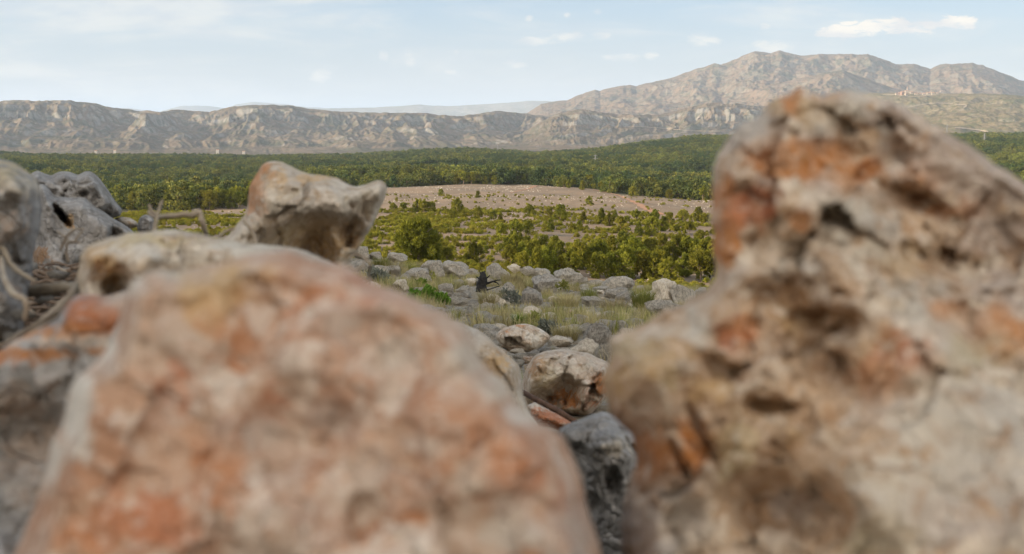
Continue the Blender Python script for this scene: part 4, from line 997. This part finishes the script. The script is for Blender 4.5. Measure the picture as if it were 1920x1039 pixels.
# R8 the huge brown rock
traced_rock('huge rust and white mottled rock rising on the right, nearest to the viewer',
 [(1346,521),(1336,472),(1340,441),(1327,414),(1336,388),(1333,350),(1338,325),(1348,292),(1368,258),(1388,233),(1408,224),(1425,218),(1436,200),(1450,190),(1468,186),(1483,177),(1490,163),(1500,160),(1514,168),(1528,180),(1541,184),(1560,171),(1589,166),(1616,171),(1642,179),(1678,190),(1713,210),(1740,229),(1762,238),(1802,263),(1850,294),(1890,321),(1925,342),(2080,420),(2080,1250),(1185,1250),(1170,1060),(1160,980),(1176,920),(1196,870),(1186,815),(1150,786),(1134,740),(1128,703),(1148,671),(1143,636),(1168,622),(1212,604),(1222,594),(1256,578),(1288,564),(1319,550)],
 .47, .06, .2, M_huge, tilt=(-.05,.35), s=7, bevel=70, edge=8, rough=.006, cellsz=.03, cellamp=.6, seed=52, crack=.0022, pits=.003, terr=.0026, tint_gain=1.25, calm=((1790,860,230),(1850,1000,260),(1800,290,110)),
 relief=[(1555,606,0.0198,26,5,2.6),(1350,690,0.0136,18,25,2.8),(1445,763,0.0174,15,5,3),(1278,868,0.0136,9,65,5),(1320,822,0.0136,10,66,6.5),(1470,950,0.0217,60,15,1.7),(1207,757,0.0112,13,0,2),(1240,670,-0.0128,60,0,1.4),(1660,640,-0.0160,90),(1780,900,-0.0360,220),
         (1718,380,0.0186,20,22,3.4),(1785,495,0.0149,22,20,2.4),(1610,410,-0.0128,70,30,1.4),(1800,330,0.0186,130,35,1.6),(1660,210,0.0087,26,40,1.6),(1480,250,-0.0064,60),(1720,330,-0.0112,24),(1880,470,0.0124,90,35,1.6),(1420,470,0.0074,36),(1640,560,-0.0112,70,35,2),
         (1900,640,-0.0080,60),(1240,960,0.0124,60),(1500,545,0.0087,26,10,3),(1400,850,-0.0096,44),(1200,690,-0.0048,26),(1560,280,0.0074,14,10,4),(1390,560,0.0087,20,-30,2.5),(1600,700,0.0074,16,50,4),(1690,745,0.0030,14,-30,3)],
 tints=[(1500,300,80,34,OR,1),(1440,300,40,30,OR,.7),(1600,330,50,24,OR,.8),(1718,335,36,22,OR,1),(1690,365,50,24,BR,.9),(1780,395,50,20,OR,.8),(1403,388,50,36,RD,.8),(1365,450,26,50,OR,.95),(1510,418,20,18,OR,1),(1350,360,20,40,OR,.6),
        (1494,188,18,22,OR,1),(1563,186,26,12,OR,.9),(1530,205,30,20,TN,.8),(1440,200,20,12,TN,.8),(1589,400,56,40,LG,1),(1640,425,40,20,GR,.9),(1570,225,40,30,LG,1),(1600,200,40,30,LG,.8),(1408,260,50,30,GR,.95),(1550,255,40,16,GR,.8),
        (1514,494,16,13,WH,1.2),(1470,499,11,12,WH,1.1),(1664,252,13,11,WH,1.2),(1545,340,30,12,WH,.8),(1430,345,20,10,WH,.8),(1680,330,14,30,WH,.8),(1770,300,90,50,PG,.9),(1860,350,90,50,PG,.9),(1680,230,50,30,PG,.8),(1860,440,90,40,PG,.8),(1650,480,60,20,LG,.8),(1740,540,70,22,GR,.9),(1800,600,60,24,LG,.8),
        (1378,629,32,28,RD,1),(1395,610,24,24,OR,.9),(1650,712,46,50,OR,.95),(1700,665,56,34,RD,.9),(1780,574,30,22,OR,.9),(1857,600,50,26,OR,1),(1910,640,24,34,OR,1),(1840,665,60,34,CR,1),(1775,655,14,18,WH,1),(1700,590,36,20,LG,.9),(1530,580,70,50,BR,.9),(1450,560,60,30,BR,.8),(1480,600,50,20,TN,.5),
        (1226,670,50,30,TN,.9),(1180,650,40,20,CR,.8),(1165,720,30,36,TN,.9),(1226,860,50,44,OR,.75),(1300,840,30,50,OR,.7),(1260,710,16,30,CR,.9),(1310,610,14,30,LG,.9),(1380,840,34,44,CR,.9),(1330,730,40,30,TN,.8),(1430,760,50,24,BR,.9),(1500,820,100,60,TN,.4),
        (1560,900,50,60,BR,.5),(1500,940,70,40,PG,.7),(1650,880,100,120,LG,.6),(1760,780,120,90,LG,.9),(1850,850,120,120,GR,.9),(1780,980,140,50,PG,.8),(1250,980,70,60,GR,.9),(1200,1020,60,60,PG,.9),(1640,1020,80,60,CR,.5),(1700,480,50,30,TN,.7),(1780,470,50,40,BR,.6),(1880,540,60,30,PG,.8)])
# rocks inside the gap
traced_rock('cream and rust topped boulder lying across the little stone heap',
 [(930,634),(934,624),(946,616),(958,611),(972,608),(985,607),(1000,611),(1016,618),(1028,626),(1033,633),(1026,642),(1018,650),(1004,661),(994,663),(980,660),(964,656),(950,652),(940,646)],
 6.3, .12, .25, M_rboul, s=2.3, bevel=10, edge=2, rough=.025, cellsz=.17, cellamp=.9, seed=81, pits=.01, crack=.006, terr=.02,
 relief=[(990,656,.02,10)], tints=[(975,611,16,3,OR,.5),(950,620,8,4,OR,.5),(1000,630,16,10,WH,.9),(950,636,14,10,GR,.7),(1012,622,6,6,WH,.9),(1000,655,16,6,LG,.8),(965,640,12,8,LG,.7)])
traced_rock('pale grey rough slab showing between the big stained rock and the gap',
 [(840,600),(870,607),(911,628),(938,655),(958,672),(972,686),(979,716),(981,744),(992,772),(1008,790),(1030,830),(900,860),(820,700)],
 1.5, .08, .25, M_pale, s=4, bevel=40, edge=3, rough=.009, cellsz=.08, cellamp=.2, seed=61, pits=.004, tints=[(930,680,30,30,TN,.7),(890,640,30,30,GR,.8)])
traced_rock('big reddish cream boulder with white scratches, in the gap behind the rusty rod',
 [(985,694),(1000,668),(1017,658),(1038,655),(1058,653),(1080,656),(1100,660),(1124,671),(1146,684),(1152,705),(1142,740),(1124,764),(1108,778),(1092,783),(1058,776),(1020,775),(986,765),(979,735),(980,712)],
 3.4, .20, .4, M_rboul, s=3.6, bevel=26, edge=3, rough=.02, cellsz=.14, cellamp=.8, seed=66, pits=.004, crack=.008, terr=.014,
 relief=[(1060,745,.12,30),(1090,735,-.03,26),(1015,760,.12,26)],
 tints=[(1070,745,36,20,OR,.7),(1105,745,22,24,RD,.6),(1000,685,20,20,OR,.35),(1020,700,30,30,CR,.8),(1050,690,10,26,WH,.9),(1030,690,6,20,WH,.9),(1100,690,30,14,LG,.8),(1125,720,14,24,OR,.9),(1100,752,8,20,WH,.7)])
traced_rock('rounded pinkish cream boulder lower front of the gap with red stains underneath the rusty rod',
 [(985,760),(1005,752),(1030,768),(1062,782),(1085,792),(1060,812),(1030,800),(1005,800),(990,785)], 2.6, .08, .2, M_rboul, s=4, bevel=24, edge=2.5, rough=.012, cellsz=.10, cellamp=.25, seed=68, tints=[(1035,785,50,20,RD,1.1)])
traced_rock('rough light grey pitted rock low in the gap between the two big rocks',
 [(1046,806),(1062,795),(1085,786),(1110,778),(1130,772),(1150,780),(1180,800),(1215,830),(1230,900),(1230,1240),(1110,1240),(1112,1040),(1104,970),(1088,905),(1072,860),(1050,830)],
 1.15, .07, .2, M_grey, s=4.5, bevel=50, edge=3, rough=.009, cellsz=.045, cellamp=.35, seed=71, pits=.008, crack=.004,
 relief=[(1148,900,.03,14,80,1.6),(1090,850,.02,16),(1100,950,.03,20),(1140,850,-.03,36)], tints=[(1150,840,40,24,LG,.6)])
v_, f_ = tube([tuple(at(978,734,2.45)), tuple(at(1010,752,2.4)), tuple(at(1045,770,2.35)), tuple(at(1078,790,2.3))], [.0065,.007,.007,.0065], 8, 2, .08)
o = mesh_obj('metal_rod', v_, f_, M_rust); tag(o, 'dark rusty rod lying aslant under the reddish cream boulder in the gap', 'rod')

# ---- wall stones hidden under the big rocks (they carry them)
for k, (x_, y_, z_, s_) in enumerate(((-.18,.55,-.34,.16),(.22,.62,-.42,.2),(-.05,.85,-.42,.2),(-.22,1.25,-.42,.2),(.1,1.2,-.66,.2),(.35,1.0,-.62,.2),(-.35,.85,-.4,.17))):
    o = bpy.data.objects.new('stone', mesh_with(BV[k % 9], M_boul)); S.collection.objects.link(o); o.location = (x_, y_, z_); o.scale = (s_, s_*1.2, s_); o.rotation_euler = (0, 0, k*1.3)
    tag(o, 'grey stone of the rubble wall wedged beneath the big foreground rocks', 'stone', 'hidden wall stones')

# ---- twigs and dead branches
def twig(label, pts, D, r, name='twig', cat='twig', n=26, seed=0, side=7, jit=.6):
    """pts: (u, v, extra distance), r: radii in px"""
    q = curve_pts([(a, b, c) for a, b, c in pts], n); rs = np.random.default_rng(seed+len(pts)*7)
    P = [tuple(at(a+rs.normal(0, jit), b+rs.normal(0, jit), D+c)) for a, b, c in q]
    rr = np.interp(np.linspace(0, 1, n), np.linspace(0, 1, len(r)), r)*D/F*rs.uniform(.85, 1.18, n)
    v_, f_ = tube(P, list(rr), side, seed, .08); o = mesh_obj(name, v_, f_, M_twig); return tag(o, label, cat)
twig('kinked dry branch reaching right and bending down between the grey stones and the upright rock', [(280,398,.05),(292,407,.03),(320,405,0),(345,402,0),(362,403,0),(370,396,0),(376,404,0),(381,422,0),(388,446,.02)], 1.05, [4,4.5,5,5,6,6,5,5,4], 'branch', 'branch', seed=1)
twig('upright dry twig crossing the kinked branch', [(289,448,0),(291,425,0),(295,405,0),(300,388,0),(304,375,0)], 1.0, [4.5,4,3.5,3,2], seed=2)
twig('short dry spur at the left end of the kinked branch', [(279,384,.02),(285,396,.02),(292,402,.02)], 1.05, [2.5,3,3.5], seed=12, n=8)
twig('arched brown twig in front of the grey slab', [(112,470,.0),(122,450,0),(134,434,0),(148,429,0),(158,431,0)], 1.15, [2.5,2.5,2.2,2.2,1.5], seed=3)
twig('looped brown twig rising from the litter by the grey slab', [(128,492,0),(124,470,0),(128,456,0),(140,453,0),(150,456,0)], 1.15, [3,2.5,2.3,2.2,1.6], seed=4)
twig('thin pale twig leaning across the grey slab', [(108,434,0),(122,445,0),(136,458,0)], 1.2, [1.4,1.6,1.2], seed=5, n=10)
twig('second thin twig joining the arched one', [(138,456,0),(146,444,0),(155,434,0)], 1.15, [2.2,2,1.6], seed=15, n=10)
twig('thick grey dead branch lying across the litter at the left', [(-20,548,.1),(30,545,.05),(70,545,.02),(105,540,0),(135,538,0),(160,545,.03)], .95, [9,12,13,12,10,8], 'branch', 'branch', seed=6)
twig('thick yellowish branch slanting up from the lower left litter', [(60,628,-.1),(90,600,-.06),(115,575,-.03),(135,550,0),(148,520,.04),(155,480,.1)], .88, [8,11,11,8,5,4], 'branch', 'branch', seed=7)
twig('long curved twig from the left edge over the dead branch', [(-10,455,0),(8,470,0),(20,495,0),(45,515,0),(68,528,0)], .85, [5,5,4.5,4,3.5], seed=8)
twig('pale forked twig at the left edge below the dead branch', [(0,470,.1),(8,520,.0),(25,550,-.04),(48,565,-.05),(46,600,-.05)], .78, [5,6,6,6,4], seed=9)
twig('long thin stick in the litter above the red banded rock', [(0,648,-.1),(40,625,-.06),(80,600,-.03),(105,585,0)], .80, [3,4,4,3], seed=10)
twig('brown twig hanging over the left side of the upright rock', [(456,410,0),(468,428,0),(477,444,0),(481,458,0)], .98, [3,3.4,3.6,3.4], seed=11)
twig('short bent twig at the left foot of the upright rock', [(410,444,0),(420,436,0),(430,431,0),(440,428,0)], .98, [3.2,3.2,3,2.5], seed=13, n=10)
twig('curled tendril hooking over the edge beside the upright rock', [(652,486,0),(664,478,0),(676,478,0),(688,487,0),(694,500,0),(692,516,.02),(695,530,.02)], 1.0, [1.6,2,2,2,2,1.8,1.5], seed=14, n=34)
twig('small looped tendril under the curled one', [(643,505,0),(654,499,0),(668,505,0),(680,498,0),(684,488,0)], .95, [2,2.6,2.6,2.2,1.6], seed=16)
# litter bed between the rocks at the left
lit = []
for i in range(5):
    rs = np.random.default_rng(900+i)
    p = [(0,0,0),(.02,rs.uniform(-.008,.008),.005),(.045,rs.uniform(-.01,.01),rs.uniform(0,.012)),(.07,rs.uniform(-.02,.02),.004)]
    v_, f_ = tube(p, [.0016,.002,.0018,.001], 5, i, .1); lit.append(mesh_obj('litter_piece', v_, f_, M_twig if i == 1 else M_bark, link=False))
x, y, rs = polar_points(2600, .5, 2.6, -42, -12, 61)
scatter('litter', np.stack([x, y, height(x, y)+.006], 1), rs.uniform(.4, 1.6, len(x)), coll('litter_variants', lit), 'dry twigs, bark and dark plant litter between the rocks at the left', 'litter')
for k, (u_, v_, D, s_) in enumerate(((95,600,.9,16),(40,590,.85,20),(20,630,.8,18),(110,515,1.5,18),(80,560,1.1,16),(60,500,1.6,14),(150,560,.9,14))):
    p = at(u_, v_, D); s2 = s_*D/F
    o = bpy.data.objects.new('stone', mesh_with(BV[(k*2) % 9], M_bdark)); S.collection.objects.link(o); o.location = p; o.scale = (s2*1.2, s2, s2*.8); o.rotation_euler = (.2, .1, k)
    tag(o, 'small dark stone half buried in the litter beneath the dead branches', 'stone', 'stones in the litter')

# ------------------------------------------------------------------ village, roads, pylons on the far hill
dg = None
def hill_point(u, v, rmin=1500):
    global dg
    dg = bpy.context.evaluated_depsgraph_get() if dg is None else dg
    d = dirpx(u, v).normalized(); o_ = d*rmin
    ok, loc, n, i, ob, m = S.ray_cast(dg, o_, d, distance=30000)
    return loc if ok else d*4200
bpy.context.view_layer.update()
def house(u, v, wpx, hpx, label, roof=True, wall=None, deep=1.0, group='houses of the hilltop village'):
    p = hill_point(u, v); D = p.y*math.cos(PITCH)-p.z*math.sin(PITCH); k = D/F
    W_, H_ = wpx*k, hpx*k; Dp = W_*.8*deep
    e = empty('village_house', (p.x, p.y, p.z-.3*k), random.uniform(-.3,.3)); tag(e, label, 'house', group)
    V = [(-W_/2,-Dp/2,-2),(W_/2,-Dp/2,-2),(W_/2,Dp/2,-2),(-W_/2,Dp/2,-2),(-W_/2,-Dp/2,H_),(W_/2,-Dp/2,H_),(W_/2,Dp/2,H_),(-W_/2,Dp/2,H_),(-W_/2,0,H_*1.35),(W_/2,0,H_*1.35)]
    mesh_obj('wall', V, [(0,1,5,4),(1,2,6,9,5),(2,3,7,6),(3,0,4,8,7),(0,3,2,1)], wall or M_wall, e, False)
    o = .06*W_
    Vr = [(-W_/2-o,-Dp/2-o,H_-.1),(W_/2+o,-Dp/2-o,H_-.1),(W_/2+o,0,H_*1.35+.4),(-W_/2-o,0,H_*1.35+.4),(-W_/2-o,Dp/2+o,H_-.1),(W_/2+o,Dp/2+o,H_-.1)]
    mesh_obj('roof', Vr+[(a,b,c-.5) for a,b,c in Vr], [(0,1,2,3),(3,2,5,4),(9,8,7,6),(10,11,8,9),(0,6,7,1),(4,5,11,10),(0,3,9,6),(3,4,10,9),(1,7,8,2),(2,8,11,5)], M_roof, e, False)
    for i in range(3):
        xw = (-.3+.3*i)*W_; s2 = .06*W_; yw = -Dp/2
        Vw = [(xw-s2,yw-.3,H_*.4),(xw+s2,yw-.3,H_*.4),(xw+s2,yw-.3,H_*.75),(xw-s2,yw-.3,H_*.75),(xw-s2,yw+.3,H_*.4),(xw+s2,yw+.3,H_*.4),(xw+s2,yw+.3,H_*.75),(xw-s2,yw+.3,H_*.75)]
        mesh_obj('window', Vw, [(0,1,2,3),(0,4,5,1),(1,5,6,2),(2,6,7,3),(3,7,4,0)], M_dark, e, False)
    return e
VL = [(1681,178,4,3,'leftmost small ochre house below the village church'),(1686,178,4,4,'narrow ochre house left of the tall red brown block'),(1692,178,6,5.5,'tall red brown block left of the village church'),(1699,179,5,4,'pale house at the foot of the church hill'),
      (1709,176,5,3.5,'small house right below the church tower'),(1718,178,6,3,'long low pale house right of the church'),(1727,178,5,3,'cream house in the middle of the village'),(1733,179,6,4,'pale terraced house right of the middle of the village'),
      (1741,178,6,4,'wide cream house in the right half of the village'),(1749,177,5,3.5,'cream house near the right end of the village'),(1757,176,4,2.5,'small white house set apart at the right of the village'),(1765,174,5,3,'last cream house at the right end of the village')]
for k, (u_, v_, w_, h_, lb) in enumerate(VL): house(u_, v_, w_, h_, lb, wall=(M_roof if 'red brown' in lb else M_wall))
p = hill_point(1701, 174); k = p.y/F
e = empty('church', p); tag(e, 'village church with a slender bell tower crowning the houses on the far hill', 'church')
def box(x0,x1,y0,y1,z0,z1): return [(x0,y0,z0),(x1,y0,z0),(x1,y1,z0),(x0,y1,z0),(x0,y0,z1),(x1,y0,z1),(x1,y1,z1),(x0,y1,z1)], [(0,3,2,1),(4,5,6,7),(0,1,5,4),(1,2,6,5),(2,3,7,6),(3,0,4,7)]
v_, f_ = box(-4*k,4*k,-2.5*k,2.5*k,-3*k,3.5*k); mesh_obj('nave', v_, f_, M_wall, e, False)
v_, f_ = box(-1*k,1*k,-1*k,1*k,-1*k,8*k); mesh_obj('tower', v_, f_, M_wall, e, False)
mesh_obj('spire', [(-1.1*k,-1.1*k,8*k),(1.1*k,-1.1*k,8*k),(1.1*k,1.1*k,8*k),(-1.1*k,1.1*k,8*k),(0,0,12*k)], [(0,1,4),(1,2,4),(2,3,4),(3,0,4),(3,2,1,0)], M_roof, e, False)
mesh_obj('roof', [(-4.3*k,-2.8*k,3.4*k),(4.3*k,-2.8*k,3.4*k),(4.3*k,2.8*k,3.4*k),(-4.3*k,2.8*k,3.4*k),(-4.3*k,0,5*k),(4.3*k,0,5*k)], [(0,1,5,4),(2,3,4,5),(1,2,5),(3,0,4),(3,2,1,0)], M_roof, e, False)
for u_, v_, lb in ((180,285,'lone pale house at the foot of the escarpment, leftmost of four'),(216,284,'lone house right of the leftmost one below the escarpment'),(408,283,'white house below the escarpment between the left rocks and the upright rock'),(457,286,'white house just left of the top of the upright rock')):
    g, D = ground_hit(u_, v_, 900, 2600)
    d_ = dirpx(u_, v_); k = 1650; house_p = Vector((d_.x*k, d_.y*k, 0)); house_p.z = gz(house_p.x, house_p.y)
    ph = d_.z*k
    e = empty('house', (house_p.x, house_p.y, max(ph, house_p.z))); tag(e, lb, 'house')
    s2 = k/F
    s2 *= .62; v2, f2 = box(-4*s2,4*s2,-3*s2,3*s2,-6,3*s2); mesh_obj('wall', v2, f2, M_wwall, e, False)
    mesh_obj('roof', [(-4.4*s2,-3.4*s2,3*s2-.1),(4.4*s2,-3.4*s2,3*s2-.1),(4.4*s2,3.4*s2,3*s2-.1),(-4.4*s2,3.4*s2,3*s2-.1),(-4.4*s2,0,4.6*s2),(4.4*s2,0,4.6*s2)], [(0,1,5,4),(2,3,4,5),(1,2,5),(3,0,4),(3,2,1,0)], M_roof, e, False)
def drape(name, poly_u, mat, kind='structure'):
    """a worn earth road laid on the hillside: list of (u, v, half width px)"""
    C = curve_pts(poly_u, 40); V = []
    for c in C:
        for m in (-1, 0, 1):
            p = hill_point(c[0], c[1]+m*c[2]*.6); V.append(p-dirpx(c[0], c[1]).normalized()*2+Vector((0,0,1.2)))
    Fs = [(i*3+j, i*3+j+1, i*3+j+4, i*3+j+3) for i in range(39) for j in range(2)]
    o = mesh_obj(name, [tuple(v) for v in V], Fs, mat); return tag(o, kind=kind)
drape('path', [(1700,203,.6),(1722,198,1.2),(1740,195,1.3),(1765,194,1),(1790,196,1),(1812,198,1.6),(1806,203,2.4)], M_pale_earth)
drape('path', [(1790,240,1.2),(1805,241,2.2),(1822,243,1.6),(1838,245,1.8),(1853,248,2)], M_pale_earth)
drape('path', [(1655,178,.7),(1675,178,1),(1700,181,1),(1730,181,1),(1760,178,.8)], M_pale_earth)
drape('path', [(1170,238,.5),(1215,239,.7),(1250,242,.6),(1300,246,.6),(1350,247,.5)], M_pale_earth)
def pylon(u, v0, v1, D, label):
    p = at(u, v1, D); z0 = gz(p.x, p.y); H_ = (v1-v0)*D/F; base = p.z-H_*.0; k = H_
    e = empty('pylon', (p.x, p.y, p.z-4)); tag(e, label, 'pylon'); k += 4
    parts = []; w0 = k*.09
    cor = [(-1,-1),(1,-1),(1,1),(-1,1)]; r_ = k*.006
    for a, b in cor: parts.append(tube([(a*w0, b*w0, 0), (a*w0*.25, b*w0*.25, k*.7), (a*w0*.12, b*w0*.12, k)], [r_]*3, 4))
    zs = np.linspace(0, .95, 9)
    for i in range(8):
        wa = w0*np.interp(zs[i], [0,.7,1], [1,.25,.12]); wb = w0*np.interp(zs[i+1], [0,.7,1], [1,.25,.12])
        for j in range(4):
            a, b = cor[j], cor[(j+1) % 4]
            parts.append(tube([(a[0]*wa, a[1]*wa, zs[i]*k), (b[0]*wb, b[1]*wb, zs[i+1]*k)], [r_*.7]*2, 3)); parts.append(tube([(b[0]*wa, b[1]*wa, zs[i]*k), (a[0]*wb, a[1]*wb, zs[i+1]*k)], [r_*.7]*2, 3))
    v_, f_ = join(parts); mesh_obj('tower', v_, f_, M_steel, e, False)
    for zz, l in ((.7, .16), (.82, .13), (.94, .09)):
        v_, f_ = join([tube([(-l*k, 0, zz*k), (0, 0, (zz+.03)*k), (l*k, 0, zz*k)], [r_]*3, 4), tube([(-l*k, 0, zz*k), (l*k, 0, zz*k)], [r_]*2, 4)]); mesh_obj('cross_arm', v_, f_, M_steel, e, False)
pylon(1845, 250, 273, 1050, 'pale lattice pylon rising from the forest at the far right')
pylon(1775, 234, 249, 1500, 'second fainter lattice pylon half hidden by the slope of the huge rock')
pylon(933, 272, 284, 1450, 'distant lattice pylon on the crest of the forest in the centre')
pylon(1116, 290, 322, 800, 'slim pylon standing in the forest right of the centre')

# ------------------------------------------------------------------ haze
me = bpy.data.meshes.new('haze')
v_, f_ = box(-60000, 60000, -1000, 60000, -170, 640)
me.from_pydata(v_, [], f_); hz = bpy.data.objects.new('haze', me); S.collection.objects.link(hz)
tag(hz, 'thin pale blue haze lying over the whole valley', 'haze', kind='stuff')
m = bpy.data.materials.new('haze_air'); m.use_nodes = True; nt = m.node_tree; nt.nodes.clear()
pv = nd(nt, 'ShaderNodeVolumePrincipled', {'Color': (.64,.79,1.0,1), 'Density': 6.8e-5, 'Anisotropy': 0.0})
nt.links.new(pv.outputs[0], nd(nt, 'ShaderNodeOutputMaterial').inputs['Volume']); me.materials.append(m)

rank_labels()
